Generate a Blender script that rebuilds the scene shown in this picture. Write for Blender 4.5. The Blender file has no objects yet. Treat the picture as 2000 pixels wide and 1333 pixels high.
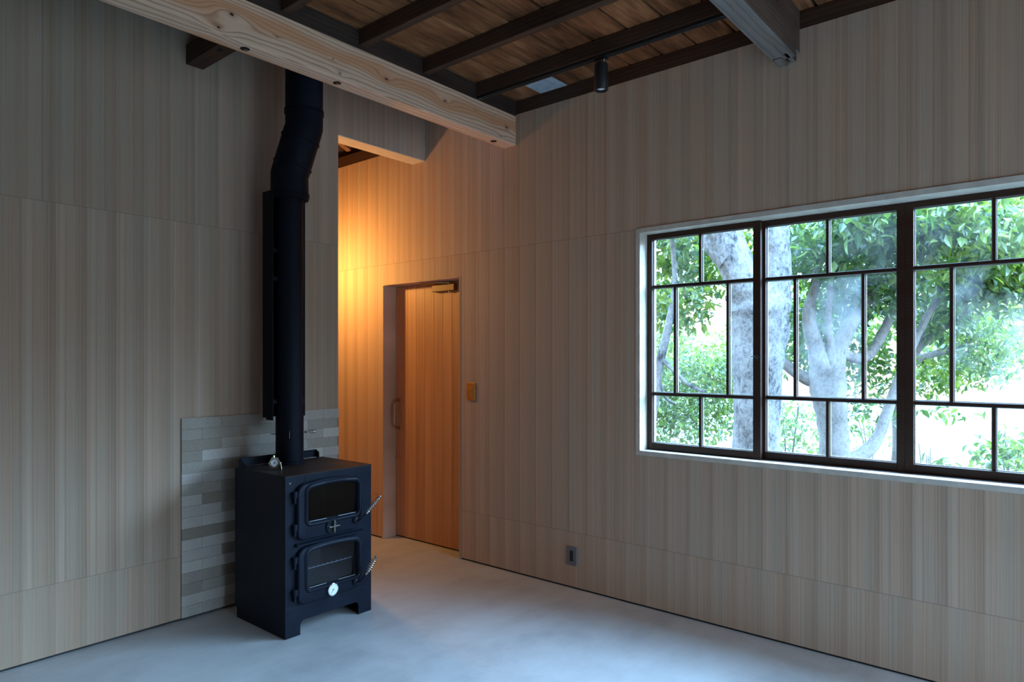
import bpy, bmesh, math, random
import numpy as np
from mathutils import Vector, Matrix

random.seed(7)
rng = np.random.default_rng(11)
SC = bpy.context.scene
COL = SC.collection
PI = math.pi

# ------------------------------------------------------------------ camera, sky, light, exposure
CAM_H = 1.42
F_PX = 1326.0
cam_data = bpy.data.cameras.new('camera')
cam_data.sensor_width = 36.0
cam_data.lens = F_PX * 36.0 / 2000.0
cam_data.shift_y = (703.0 - 666.5) / 2000.0
cam_data.clip_start = 0.05
cam_data.clip_end = 300
cam = bpy.data.objects.new('camera', cam_data)
cam.location = (0, 0, CAM_H)
cam.rotation_euler = (PI / 2, 0, -math.radians(50))
COL.objects.link(cam)
SC.camera = cam

SKY_STRENGTH = 52.0
SKY_HIGH = (0.38, 0.655, 1.0)
SKY_TOP = (0.20, 0.375, 0.62)
SKY_LOW = (0.032, 0.0345, 0.036)
LAMP_WATT = 41.0
LAMP_COL = (1.0, 0.52, 0.14)
world = bpy.data.worlds.new('sky')
world.use_nodes = True
SC.world = world
wn = world.node_tree.nodes
wl = world.node_tree.links
wn.clear()
w_out = wn.new('ShaderNodeOutputWorld')
w_bg = wn.new('ShaderNodeBackground')
w_geo = wn.new('ShaderNodeTexCoord')
w_sep = wn.new('ShaderNodeSeparateXYZ')
w_ramp = wn.new('ShaderNodeValToRGB')
w_ramp.color_ramp.elements[0].position = 0.08
w_ramp.color_ramp.elements[0].color = (*SKY_LOW, 1)
w_ramp.color_ramp.elements[1].position = 0.34
w_ramp.color_ramp.elements[1].color = (*SKY_HIGH, 1)
w_top = w_ramp.color_ramp.elements.new(0.62)
w_top.color = (*SKY_TOP, 1)
w_bg.inputs['Strength'].default_value = SKY_STRENGTH
wl.new(w_geo.outputs['Generated'], w_sep.inputs[0])
wl.new(w_sep.outputs['Z'], w_ramp.inputs[0])
wl.new(w_ramp.outputs[0], w_bg.inputs['Color'])
wl.new(w_bg.outputs[0], w_out.inputs[0])

vs = SC.view_settings
vs.view_transform = 'Standard'
vs.look = 'None'
vs.exposure = 0.22
vs.gamma = 1.0
vs.use_curve_mapping = False
try:
    SC.cycles.max_bounces = 12
    SC.cycles.diffuse_bounces = 6
    SC.cycles.transparent_max_bounces = 16
    SC.cycles.caustics_reflective = False
    SC.cycles.caustics_refractive = False
    SC.cycles.sample_clamp_indirect = 6.0
except Exception:
    pass


def window_portal(y0, y1, z0, z1, x, rz=0.0):
    """sampling portal lying in a window opening (gives no light of its own)"""
    ld = bpy.data.lights.new('window_portal', 'AREA')
    ld.shape = 'RECTANGLE'
    ld.size = z1 - z0
    ld.size_y = y1 - y0
    ld.cycles.is_portal = True
    o = bpy.data.objects.new('window_portal', ld)
    c = (x, (y0 + y1) / 2) if abs(math.sin(rz)) < 0.5 else ((y0 + y1) / 2, x)
    o.location = (c[0], c[1], (z0 + z1) / 2)
    o.rotation_euler = (0, PI / 2, rz)
    COL.objects.link(o)


# ------------------------------------------------------------------ helpers
FW = Vector((math.sin(math.radians(50)), math.cos(math.radians(50)), 0))
RT = Vector((math.cos(math.radians(50)), -math.sin(math.radians(50)), 0))


def at(u, v, w):
    """a point seen in direction (u, v) of the 2000x1333 frame, w metres in front of the lens"""
    return Vector((0, 0, CAM_H)) + (RT * ((u - 1000) / F_PX) + FW + Vector((0, 0, (703 - v) / F_PX))) * w


class MB:
    def __init__(self):
        self.v = []
        self.f = []
        self.m = []
        self.mi = 0

    def add(self, vs, fs):
        b = len(self.v)
        self.v += [tuple(p) for p in vs]
        self.f += [tuple(i + b for i in f) for f in fs]
        self.m += [self.mi] * len(fs)

    def box(self, x0, x1, y0, y1, z0, z1):
        self.add([(x0, y0, z0), (x1, y0, z0), (x1, y1, z0), (x0, y1, z0), (x0, y0, z1), (x1, y0, z1), (x1, y1, z1), (x0, y1, z1)],
                 [(0, 3, 2, 1), (4, 5, 6, 7), (0, 1, 5, 4), (1, 2, 6, 5), (2, 3, 7, 6), (3, 0, 4, 7)])

    def tube(self, pts, rad, n=12, cap=True, jitter=0.0):
        pts = [Vector(p) for p in pts]
        if not isinstance(rad, (list, tuple)):
            rad = [rad] * len(pts)
        b = len(self.v)
        prev = None
        for i, p in enumerate(pts):
            if i == 0:
                d = pts[1] - p
            elif i == len(pts) - 1:
                d = p - pts[i - 1]
            else:
                d = (pts[i + 1] - p).normalized() + (p - pts[i - 1]).normalized()
            d.normalize()
            if prev is None:
                a = Vector((1, 0, 0)) if abs(d.x) < 0.9 else Vector((0, 1, 0))
                s = d.cross(a).normalized()
            else:
                s = (prev - d * prev.dot(d))
                s = s.normalized() if s.length > 1e-6 else d.orthogonal().normalized()
            prev = s
            t = d.cross(s)
            for k in range(n):
                an = 2 * PI * k / n
                r = rad[i] * (1 + jitter * (random.random() - 0.5))
                self.v.append(tuple(p + (s * math.cos(an) + t * math.sin(an)) * r))
        for i in range(len(pts) - 1):
            for k in range(n):
                k2 = (k + 1) % n
                self.f.append((b + i * n + k, b + i * n + k2, b + (i + 1) * n + k2, b + (i + 1) * n + k))
                self.m.append(self.mi)
        if cap:
            self.f.append(tuple(b + k for k in reversed(range(n))))
            self.f.append(tuple(b + (len(pts) - 1) * n + k for k in range(n)))
            self.m += [self.mi] * 2

    def lathe(self, prof, c=(0, 0, 0), n=32, axis='Z'):
        """prof: list of (r, h) revolved about an axis through c"""
        b = len(self.v)
        for r, h in prof:
            for k in range(n):
                a = 2 * PI * k / n
                q = (r * math.cos(a), r * math.sin(a), h)
                if axis == 'Y':
                    q = (q[0], -q[2], q[1])      # h goes towards -Y
                elif axis == 'X':
                    q = (-q[2], q[0], q[1])      # h goes towards -X
                self.v.append((c[0] + q[0], c[1] + q[1], c[2] + q[2]))
        for i in range(len(prof) - 1):
            for k in range(n):
                k2 = (k + 1) % n
                self.f.append((b + i * n + k, b + i * n + k2, b + (i + 1) * n + k2, b + (i + 1) * n + k))
                self.m.append(self.mi)
        self.f.append(tuple(b + k for k in reversed(range(n))))
        self.f.append(tuple(b + (len(prof) - 1) * n + k for k in range(n)))
        self.m += [self.mi] * 2

    def loft(self, loops, cap0=False, cap1=False):
        n = len(loops[0])
        b = len(self.v)
        for L in loops:
            self.v += [tuple(p) for p in L]
        for i in range(len(loops) - 1):
            for k in range(n):
                k2 = (k + 1) % n
                self.f.append((b + i * n + k, b + i * n + k2, b + (i + 1) * n + k2, b + (i + 1) * n + k))
                self.m.append(self.mi)
        if cap0:
            self.f.append(tuple(b + k for k in reversed(range(n))))
            self.m.append(self.mi)
        if cap1:
            self.f.append(tuple(b + (len(loops) - 1) * n + k for k in range(n)))
            self.m.append(self.mi)

    def mesh(self, name, smooth=False):
        me = bpy.data.meshes.new(name)
        me.from_pydata(self.v, [], self.f)
        bm = bmesh.new()
        bm.from_mesh(me)
        bmesh.ops.recalc_face_normals(bm, faces=bm.faces)
        bm.to_mesh(me)
        bm.free()
        me.polygons.foreach_set('material_index', self.m)
        if smooth:
            me.polygons.foreach_set('use_smooth', [True] * len(me.polygons))
            try:
                me.set_sharp_from_angle(angle=math.radians(35))
            except Exception:
                pass
        me.update()
        return me

    def build(self, name, mat, parent=None, smooth=False, bevel=0.0, seg=2):
        me = self.mesh(name, smooth)
        for mm in (mat if isinstance(mat, (list, tuple)) else [mat]):
            me.materials.append(mm)
        o = bpy.data.objects.new(name, me)
        COL.objects.link(o)
        if parent is not None:
            o.parent = parent
        if bevel:
            bv = o.modifiers.new('bevel', 'BEVEL')
            bv.width = bevel
            bv.segments = seg
            bv.limit_method = 'ANGLE'
            bv.angle_limit = math.radians(40)
        return o


def tag(o, label=None, cat=None, group=None, kind=None):
    if label:
        o['label'] = label
    if cat:
        o['category'] = cat
    if group:
        o['group'] = group
    if kind:
        o['kind'] = kind
    return o


def empty(name, loc=(0, 0, 0)):
    o = bpy.data.objects.new(name, None)
    o.empty_display_size = 0.1
    o.location = loc
    COL.objects.link(o)
    return o


def struct(o):
    o['kind'] = 'structure'
    return o


def bx(name, b, mat, parent=None, bevel=0.0):
    m = MB()
    m.box(*b)
    return m.build(name, mat, parent, bevel=bevel)


# ------------------------------------------------------------------ node helpers / materials
class NT:
    def __init__(self, name):
        self.mat = bpy.data.materials.new(name)
        self.mat.use_nodes = True
        self.t = self.mat.node_tree
        self.t.nodes.clear()
        self.out = self.t.nodes.new('ShaderNodeOutputMaterial')

    def n(self, kind, **kw):
        nd = self.t.nodes.new(kind)
        for k, v in kw.items():
            setattr(nd, k, v)
        return nd

    def link(self, a, b):
        self.t.links.new(a, b)

    def put(self, sock, v):
        if hasattr(v, 'is_output'):
            self.link(v, sock)
        elif v is not None:
            sock.default_value = v

    def math(self, op, a, b=None, c=None, clamp=False):
        nd = self.n('ShaderNodeMath', operation=op)
        nd.use_clamp = clamp
        self.put(nd.inputs[0], a)
        if b is not None:
            self.put(nd.inputs[1], b)
        if c is not None:
            self.put(nd.inputs[2], c)
        return nd.outputs[0]

    def pos(self):
        tc = self.n('ShaderNodeTexCoord')
        sp = self.n('ShaderNodeSeparateXYZ')
        self.link(tc.outputs['Object'], sp.inputs[0])
        return sp.outputs[0], sp.outputs[1], sp.outputs[2]

    def vec(self, x, y, z):
        c = self.n('ShaderNodeCombineXYZ')
        self.put(c.inputs[0], x)
        self.put(c.inputs[1], y)
        self.put(c.inputs[2], z)
        return c.outputs[0]

    def noise(self, vec, scale=1.0, detail=2.0, rough=0.5):
        nd = self.n('ShaderNodeTexNoise')
        self.link(vec, nd.inputs['Vector'])
        nd.inputs['Scale'].default_value = scale
        nd.inputs['Detail'].default_value = detail
        nd.inputs['Roughness'].default_value = rough
        return nd.outputs['Fac']

    def ramp(self, fac, stops):
        nd = self.n('ShaderNodeValToRGB')
        cr = nd.color_ramp
        while len(cr.elements) < len(stops):
            cr.elements.new(0.5)
        for e, (p, c) in zip(cr.elements, stops):
            e.position = p
            e.color = (*c, 1) if len(c) == 3 else c
        self.put(nd.inputs[0], fac)
        return nd.outputs[0]

    def mix(self, fac, a, b, mode='MIX'):
        nd = self.n('ShaderNodeMix', data_type='RGBA', blend_type=mode)
        self.put(nd.inputs[0], fac)
        for s, v in ((nd.inputs[6], a), (nd.inputs[7], b)):
            if isinstance(v, tuple):
                v = (*v, 1) if len(v) == 3 else v
            self.put(s, v)
        return nd.outputs[2]

    def schlick(self, f0):
        lw = self.n('ShaderNodeLayerWeight')
        p = self.math('POWER', lw.outputs['Facing'], 5.0)
        return self.math('ADD', self.math('MULTIPLY', p, 1 - f0), f0)

    def principled(self, color, rough=0.5, metal=0.0, spec=0.5, bump=None, bump_d=0.002, bump_s=0.3):
        p = self.n('ShaderNodeBsdfPrincipled')
        if isinstance(color, tuple):
            color = (*color, 1)
        self.put(p.inputs['Base Color'], color)
        self.put(p.inputs['Roughness'], rough)
        p.inputs['Metallic'].default_value = metal
        p.inputs['Specular IOR Level'].default_value = spec
        if bump is not None:
            b = self.n('ShaderNodeBump')
            b.inputs['Strength'].default_value = bump_s
            b.inputs['Distance'].default_value = bump_d
            self.link(bump, b.inputs['Height'])
            self.link(b.outputs[0], p.inputs['Normal'])
        self.link(p.outputs[0], self.out.inputs[0])
        return p


def flat(name, color, rough=0.5, metal=0.0, spec=0.5, grain=0.0, gscale=40):
    t = NT(name)
    if grain:
        x, y, z = t.pos()
        f = t.noise(t.vec(x, y, z), gscale, 3)
        lo = tuple(c * (1 - grain) for c in color)
        hi = tuple(min(1, c * (1 + grain)) for c in color)
        t.principled(t.ramp(f, [(0.3, lo), (0.7, hi)]), rough, metal, spec, bump=f, bump_d=0.001, bump_s=0.15)
    else:
        t.principled(color, rough, metal, spec)
    return t.mat


def veneer(name, along, origin, strip=0.133, seams=(0.35, 2.17), tint=(1.07, 1.00, 1.02), flip=False):
    """slip-matched straight-grain plywood: the same leaf repeated every strip, panels stacked in rows"""
    t = NT(name)
    x, y, z = t.pos()
    u = x if along == 'X' else y
    s = t.math('DIVIDE', t.math('SUBTRACT', u, origin), strip)
    idx = t.math('FLOOR', s)
    fr = t.math('FRACT', s)
    if flip:
        fr = t.math('SUBTRACT', 1.0, fr)
    row = t.math('ADD', t.math('GREATER_THAN', z, seams[0]), t.math('GREATER_THAN', z, seams[1]))
    panel = t.math('FLOOR', t.math('DIVIDE', idx, 7.0))
    pid = t.math('ADD', t.math('MULTIPLY', row, 17.3), t.math('MULTIPLY', panel, 5.1))
    zz = t.math('MULTIPLY', z, 0.10)
    wob = t.math('MULTIPLY', t.math('SUBTRACT', t.noise(t.vec(t.math('MULTIPLY', idx, 0.05), t.math('MULTIPLY', z, 0.5), pid), 1.0, 1), 0.5), 0.10)
    fr2 = t.math('ADD', fr, wob)
    fine = t.noise(t.vec(t.math('MULTIPLY', fr2, 26.0), t.math('ADD', zz, t.math('MULTIPLY', idx, 0.06)), pid), 1.0, 4, 0.72)
    vfine = t.noise(t.vec(t.math('MULTIPLY', u, 620.0), t.math('MULTIPLY', z, 5.0), pid), 1.0, 1)
    broad = t.noise(t.vec(t.math('MULTIPLY', fr2, 2.2), t.math('ADD', zz, t.math('MULTIPLY', idx, 0.13)), t.math('ADD', pid, 3.0)), 1.0, 1)
    blotch = t.noise(t.vec(t.math('MULTIPLY', u, 16.0), t.math('MULTIPLY', z, 0.8), pid), 1.0, 2)
    fine2 = t.noise(t.vec(t.math('MULTIPLY', fr2, 75.0), t.math('MULTIPLY', z, 0.22), t.math('ADD', pid, t.math('MULTIPLY', idx, 0.17))), 1.0, 2, 0.6)
    a = t.math('ADD', t.math('ADD', t.math('MULTIPLY', fine, 0.40), t.math('MULTIPLY', fine2, 0.44)), t.math('MULTIPLY', broad, 0.16))
    a = t.math('ADD', a, t.math('MULTIPLY', t.math('SUBTRACT', vfine, 0.5), 0.14))
    a = t.math('SUBTRACT', a, t.math('MULTIPLY', t.math('SUBTRACT', fr, 0.5), 0.09))
    k = tint
    col = t.ramp(a, [(0.32, (0.255 * k[0], 0.180 * k[1], 0.117 * k[2])), (0.445, (0.345 * k[0], 0.255 * k[1], 0.170 * k[2])),
                     (0.54, (0.395 * k[0], 0.300 * k[1], 0.205 * k[2])), (0.66, (0.475 * k[0], 0.375 * k[1], 0.27 * k[2]))])
    red = t.ramp(blotch, [(0.35, (0.96, 1.0, 1.02)), (0.65, (1.05, 0.985, 0.955))])
    col = t.mix(1.0, col, red, 'MULTIPLY')
    # seams between panels
    d0 = t.math('ABSOLUTE', t.math('SUBTRACT', z, seams[0]))
    d1 = t.math('ABSOLUTE', t.math('SUBTRACT', z, seams[1]))
    sm = t.math('LESS_THAN', t.math('MINIMUM', d0, d1), 0.0013)
    col = t.mix(t.math('MULTIPLY', sm, 0.55), col, (0.11, 0.08, 0.06))
    t.principled(col, 0.62, 0, 0.25)
    return t.mat


def timber(name, axis, light, dark, freq=60.0, knots=(), stain=0.0, rough=0.7, dust=None, heart_z=None):
    """sawn timber: late-wood lines along the axis that flow round the knots"""
    t = NT(name)
    x, y, z = t.pos()
    L, a, b = (x, y, z) if axis == 'X' else (y, x, z)
    low = t.noise(t.vec(t.math('MULTIPLY', L, 1.1), t.math('MULTIPLY', a, 5.0), t.math('MULTIPLY', b, 5.0)), 1.0, 3)
    g = t.math('ADD', t.math('ADD', b, t.math('MULTIPLY', a, 0.7)), t.math('MULTIPLY', t.math('SUBTRACT', low, 0.5), 0.10))
    core = None
    for (kl, kb, ks, amp) in knots:
        dl = t.math('DIVIDE', t.math('SUBTRACT', L, kl), ks * 3.2)
        db = t.math('DIVIDE', t.math('SUBTRACT', b, kb), ks)
        d2 = t.math('ADD', t.math('MULTIPLY', dl, dl), t.math('MULTIPLY', db, db))
        e = t.math('EXPONENT', t.math('MULTIPLY', d2, -1.0))
        g = t.math('ADD', g, t.math('MULTIPLY', e, amp))
        dk = t.math('DIVIDE', t.math('SUBTRACT', L, kl), ks * 0.8)
        db2 = t.math('DIVIDE', t.math('SUBTRACT', b, kb), ks * 0.55)
        r2 = t.math('ADD', t.math('MULTIPLY', dk, dk), t.math('MULTIPLY', db2, db2))
        c = t.math('EXPONENT', t.math('MULTIPLY', r2, -2.2))
        core = c if core is None else t.math('MAXIMUM', core, c)
    w = t.math('FRACT', t.math('MULTIPLY', g, freq))
    lines = t.ramp(w, [(0.0, (0, 0, 0)), (0.55, (0.12, 0.12, 0.12)), (0.86, (0.9, 0.9, 0.9)), (1.0, (0, 0, 0))])
    fib = t.noise(t.vec(t.math('MULTIPLY', L, 4.0), t.math('MULTIPLY', a, 300.0), t.math('MULTIPLY', b, 300.0)), 1.0, 2)
    col = t.mix(t.math('MULTIPLY', lines, 0.75), light, dark)
    col = t.mix(t.math('MULTIPLY', t.math('SUBTRACT', fib, 0.35, clamp=True), 0.5), col, dark)
    heart = t.noise(t.vec(t.math('MULTIPLY', L, 0.7), t.math('MULTIPLY', a, 9.0), t.math('MULTIPLY', b, 13.0)), 1.0, 2)
    pink = tuple(light[i] * (0.84, 0.60, 0.45)[i] for i in range(3))
    hm = t.ramp(heart, [(0.48, (0, 0, 0)), (0.62, (0.8, 0.8, 0.8))])
    if heart_z is not None:
        # the reddish heartwood runs as a wandering band along the middle of the face
        wan = t.noise(t.vec(t.math('MULTIPLY', L, 1.6), 0.0, 0.0), 1.0, 2)
        q = t.math('DIVIDE', t.math('SUBTRACT', t.math('SUBTRACT', g, heart_z[0]), t.math('MULTIPLY', t.math('SUBTRACT', wan, 0.5), 0.12)), heart_z[1])
        hm = t.math('MULTIPLY', t.math('EXPONENT', t.math('MULTIPLY', t.math('POWER', t.math('MULTIPLY', q, q), 2.0), -1.0)), 0.95)
    col = t.mix(hm, col, t.mix(t.math('MULTIPLY', lines, 0.45), pink, dark))
    if core is not None:
        rings = t.math('ADD', t.math('MULTIPLY', t.math('SINE', t.math('MULTIPLY', core, 22.0)), 0.25), 0.75)
        col = t.mix(t.math('MULTIPLY', t.math('POWER', core, 0.6), t.math('MULTIPLY', rings, 0.8)), col, (dark[0] * 0.75, dark[1] * 0.55, dark[2] * 0.5))
        col = t.mix(t.math('GREATER_THAN', core, 0.80), col, tuple(c * 0.12 for c in dark))
    if stain:
        st = t.noise(t.vec(t.math('MULTIPLY', L, 3.0), t.math('MULTIPLY', a, 8.0), t.math('MULTIPLY', b, 8.0)), 1.0, 4)
        col = t.mix(t.ramp(st, [(0.45, (0, 0, 0)), (0.7, (stain,) * 3)]), col, tuple(c * 0.35 for c in dark))
    if dust is not None:
        du = t.noise(t.vec(t.math('MULTIPLY', L, 6.0), t.math('MULTIPLY', a, 20.0), t.math('MULTIPLY', b, 12.0)), 1.0, 5, 0.7)
        col = t.mix(t.ramp(du, [(0.4, (0, 0, 0)), (0.62, (0.75, 0.75, 0.75))]), col, dust)
    t.principled(col, rough, 0, 0.3, bump=w, bump_d=0.0008, bump_s=0.2)
    return t.mat


def boards_mat():
    t = NT('old_ceiling_boards')
    x, y, z = t.pos()
    geo = t.n('ShaderNodeNewGeometry')
    rnd = geo.outputs['Random Per Island']
    off = t.math('MULTIPLY', rnd, 37.0)
    st = t.noise(t.vec(t.math('MULTIPLY', x, 2.2), t.math('MULTIPLY', y, 9.0), off), 1.0, 5, 0.62)
    fib = t.noise(t.vec(t.math('MULTIPLY', x, 5.0), t.math('MULTIPLY', y, 130.0), off), 1.0, 2)
    f = t.math('ADD', t.math('MULTIPLY', st, 0.72), t.math('MULTIPLY', fib, 0.28))
    f = t.math('ADD', f, t.math('MULTIPLY', t.math('SUBTRACT', rnd, 0.5), 0.10))
    col = t.ramp(f, [(0.32, (0.035, 0.014, 0.006)), (0.45, (0.165, 0.062, 0.024)), (0.56, (0.28, 0.112, 0.044)), (0.70, (0.46, 0.215, 0.10))])
    t.principled(col, 0.75, 0, 0.2, bump=fib, bump_d=0.001)
    return t.mat


def concrete_mat():
    t = NT('trowelled_concrete')
    x, y, z = t.pos()
    v = t.vec(x, y, z)
    a = t.noise(v, 1.3, 6, 0.6)
    b = t.noise(v, 9.0, 5, 0.65)
    w = t.noise(t.vec(t.math('ADD', t.math('MULTIPLY', x, 2.0), t.math('MULTIPLY', a, 3.0)), t.math('MULTIPLY', y, 5.0), 0.0), 1.0, 4, 0.6)
    f = t.math('ADD', t.math('ADD', t.math('MULTIPLY', a, 0.5), t.math('MULTIPLY', b, 0.2)), t.math('MULTIPLY', w, 0.3))
    col = t.ramp(f, [(0.34, (0.40, 0.395, 0.385)), (0.5, (0.54, 0.53, 0.51)), (0.66, (0.63, 0.625, 0.61))])
    c = t.noise(v, 3.1, 8, 0.75)
    col = t.mix(t.ramp(c, [(0.62, (0, 0, 0)), (0.70, (0.35, 0.35, 0.35))]), col, (0.33, 0.31, 0.29))
    vo = t.n('ShaderNodeTexVoronoi')
    vo.inputs['Scale'].default_value = 3.0
    t.link(v, vo.inputs['Vector'])
    col = t.mix(t.math('LESS_THAN', vo.outputs['Distance'], 0.012), col, (0.12, 0.10, 0.09))
    t.principled(col, t.ramp(b, [(0.3, (0.42,) * 3), (0.7, (0.62,) * 3)]), 0, 0.35, bump=b, bump_d=0.001, bump_s=0.1)
    return t.mat


def tile_mat():
    t = NT('grey_stone_tile')
    x, y, z = t.pos()
    geo = t.n('ShaderNodeNewGeometry')
    rnd = geo.outputs['Random Per Island']
    sp = t.noise(t.vec(x, y, z), 330.0, 2)
    base = t.ramp(rnd, [(0.0, (0.32, 0.26, 0.20)), (0.35, (0.41, 0.355, 0.29)), (0.7, (0.51, 0.46, 0.395)), (1.0, (0.61, 0.565, 0.50))])
    col = t.mix(0.35, base, t.ramp(sp, [(0.3, (0.1, 0.09, 0.085)), (0.7, (0.55, 0.54, 0.52))]), 'OVERLAY')
    t.principled(col, 0.75, 0, 0.3, bump=sp, bump_d=0.0006)
    return t.mat


def plank_door_mat():
    t = NT('cedar_plank')
    x, y, z = t.pos()
    geo = t.n('ShaderNodeNewGeometry')
    rnd = geo.outputs['Random Per Island']
    off = t.math('MULTIPLY', rnd, 19.0)
    fine = t.noise(t.vec(t.math('MULTIPLY', y, 160.0), t.math('MULTIPLY', z, 0.9), off), 1.0, 4, 0.65)
    broad = t.noise(t.vec(t.math('MULTIPLY', y, 9.0), t.math('MULTIPLY', z, 0.5), off), 1.0, 2)
    f = t.math('ADD', t.math('MULTIPLY', fine, 0.5), t.math('MULTIPLY', broad, 0.5))
    f = t.math('ADD', f, t.math('MULTIPLY', t.math('SUBTRACT', rnd, 0.5), 0.16))
    col = t.ramp(f, [(0.28, (0.34, 0.17, 0.08)), (0.5, (0.52, 0.285, 0.145)), (0.72, (0.64, 0.38, 0.21))])
    t.principled(col, 0.5, 0, 0.35)
    return t.mat


def stove_mat(name, base=(0.0075, 0.0105, 0.0185), rough=0.40, spec=0.14):
    t = NT(name)
    x, y, z = t.pos()
    a = t.noise(t.vec(x, y, z), 230.0, 3)
    b = t.noise(t.vec(x, y, z), 6.0, 4)
    col = t.ramp(b, [(0.3, tuple(c * 0.8 for c in base)), (0.7, tuple(c * 1.25 for c in base))])
    t.principled(col, t.ramp(b, [(0.3, (rough - 0.05,) * 3), (0.7, (rough + 0.08,) * 3)]), 0.0, spec, bump=a, bump_d=0.0006, bump_s=0.22)
    return t.mat


def glass_mat(name, dirt=0.0, seed=0.0):
    t = NT(name)
    tr = t.n('ShaderNodeBsdfTransparent')
    tr.inputs[0].default_value = (0.97, 0.985, 0.98, 1)
    gl = t.n('ShaderNodeBsdfGlossy')
    gl.inputs['Roughness'].default_value = 0.02
    m1 = t.n('ShaderNodeMixShader')
    t.link(t.schlick(0.04), m1.inputs[0])
    t.link(tr.outputs[0], m1.inputs[1])
    t.link(gl.outputs[0], m1.inputs[2])
    last = m1
    if dirt:
        x, y, z = t.pos()
        nz = t.noise(t.vec(t.math('ADD', x, seed), t.math('MULTIPLY', y, 3.0), t.math('MULTIPLY', z, 3.0)), 1.0, 5, 0.6)
        fac = t.math('MULTIPLY', t.ramp(nz, [(0.42, (0, 0, 0)), (0.72, (1, 1, 1))]), dirt)
        tl = t.n('ShaderNodeBsdfTranslucent')
        tl.inputs[0].default_value = (0.9, 0.93, 0.95, 1)
        m2 = t.n('ShaderNodeMixShader')
        t.link(fac, m2.inputs[0])
        t.link(m1.outputs[0], m2.inputs[1])
        t.link(tl.outputs[0], m2.inputs[2])
        last = m2
    t.link(last.outputs[0], t.out.inputs[0])
    return t.mat


def dark_glass(name, tint=(0.25, 0.26, 0.27)):
    t = NT(name)
    tr = t.n('ShaderNodeBsdfTransparent')
    tr.inputs[0].default_value = (*tint, 1)
    gl = t.n('ShaderNodeBsdfGlossy')
    gl.inputs['Roughness'].default_value = 0.06
    m1 = t.n('ShaderNodeMixShader')
    t.link(t.schlick(0.05), m1.inputs[0])
    t.link(tr.outputs[0], m1.inputs[1])
    t.link(gl.outputs[0], m1.inputs[2])
    t.link(m1.outputs[0], t.out.inputs[0])
    return t.mat


def leaf_mat(name, lo, hi, trans=0.45):
    t = NT(name)
    geo = t.n('ShaderNodeNewGeometry')
    rnd = geo.outputs['Random Per Island']
    col = t.ramp(rnd, [(0.0, lo), (1.0, hi)])
    p = t.n('ShaderNodeBsdfPrincipled')
    t.link(col, p.inputs['Base Color'])
    p.inputs['Roughness'].default_value = 0.33
    p.inputs['Specular IOR Level'].default_value = 0.8
    tl = t.n('ShaderNodeBsdfTranslucent')
    t.link(t.mix(1.0, col, (1.5, 1.55, 0.55), 'MULTIPLY'), tl.inputs[0])
    m = t.n('ShaderNodeMixShader')
    m.inputs[0].default_value = trans
    t.link(p.outputs[0], m.inputs[1])
    t.link(tl.outputs[0], m.inputs[2])
    t.link(m.outputs[0], t.out.inputs[0])
    return t.mat


def bark_mat(name, lo, hi):
    t = NT(name)
    x, y, z = t.pos()
    a = t.noise(t.vec(x, y, t.math('MULTIPLY', z, 0.7)), 34.0, 6, 0.78)
    b = t.noise(t.vec(x, y, t.math('MULTIPLY', z, 0.6)), 5.0, 4, 0.6)
    f = t.math('ADD', t.math('MULTIPLY', a, 0.6), t.math('MULTIPLY', b, 0.4))
    t.principled(t.ramp(f, [(0.38, lo), (0.47, tuple((l + h) / 2 for l, h in zip(lo, hi))), (0.6, hi)]), 0.9, 0, 0.15, bump=a, bump_d=0.02, bump_s=0.6)
    return t.mat


M = {}
M['ven_lifted'] = veneer('veneer_lifted', 'Y', 0.311, 0.133, tint=(1.40, 1.30, 1.34), flip=True)  # same wood as the left wall, tint raised to stand in for light
M['ven_left'] = veneer('veneer_left', 'X', 0.950, 0.133)
M['low_bounce'] = flat('low_bounce_wall', (0.10, 0.08, 0.06), 0.7, grain=0.2)  # unseen west wall made dark to cut bounced light in the room
M['ven_other'] = veneer('veneer_other', 'X', 0.2, 0.133)
M['floor'] = concrete_mat()
M['gap'] = flat('shadow_gap', (0.015, 0.014, 0.013), 0.8)
M['boards'] = boards_mat()
M['roof_dark'] = flat('roof_underside', (0.05, 0.028, 0.017), 0.85, grain=0.4, gscale=8)
M['dark_x'] = timber('dark_timber_x', 'X', (0.055, 0.034, 0.024), (0.022, 0.013, 0.009), 45, stain=0.5)
M['dark_y'] = timber('dark_timber_y', 'Y', (0.085, 0.042, 0.024), (0.03, 0.015, 0.009), 45, stain=0.5)
M['old_x'] = timber('weathered_timber_x', 'X', (0.13, 0.085, 0.062), (0.06, 0.038, 0.028), 40, stain=0.4)
M['old_grey'] = timber('grey_timber_underside', 'X', (0.20, 0.175, 0.155), (0.09, 0.075, 0.065), 40, stain=0.3)
KN = [(2.37, 2.935, 0.030, 0.040), (2.81, 2.945, 0.027, 0.034), (1.50, 2.945, 0.034, -0.045), (1.44, 2.865, 0.024, 0.03), (1.25, 2.965, 0.036, 0.045),
      (1.72, 2.925, 0.009, 0.012), (2.03, 2.93, 0.008, -0.012), (2.07, 2.868, 0.016, 0.012), (3.07, 2.96, 0.008, 0.01), (3.31, 2.865, 0.014, 0.012), (3.25, 2.985, 0.007, 0.008), (3.37, 2.935, 0.03, -0.02)]
M['new_beam'] = timber('fresh_timber', 'X', (0.84, 0.565, 0.385), (0.28, 0.105, 0.045), 46, knots=KN, heart_z=(4.957, 0.040))
M['tile'] = tile_mat()
M['grout'] = flat('tile_grout', (0.12, 0.11, 0.10), 0.9)
M['pale_wood'] = flat('pale_window_casing', (0.62, 0.55, 0.455), 0.55, grain=0.12, gscale=14)
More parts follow.
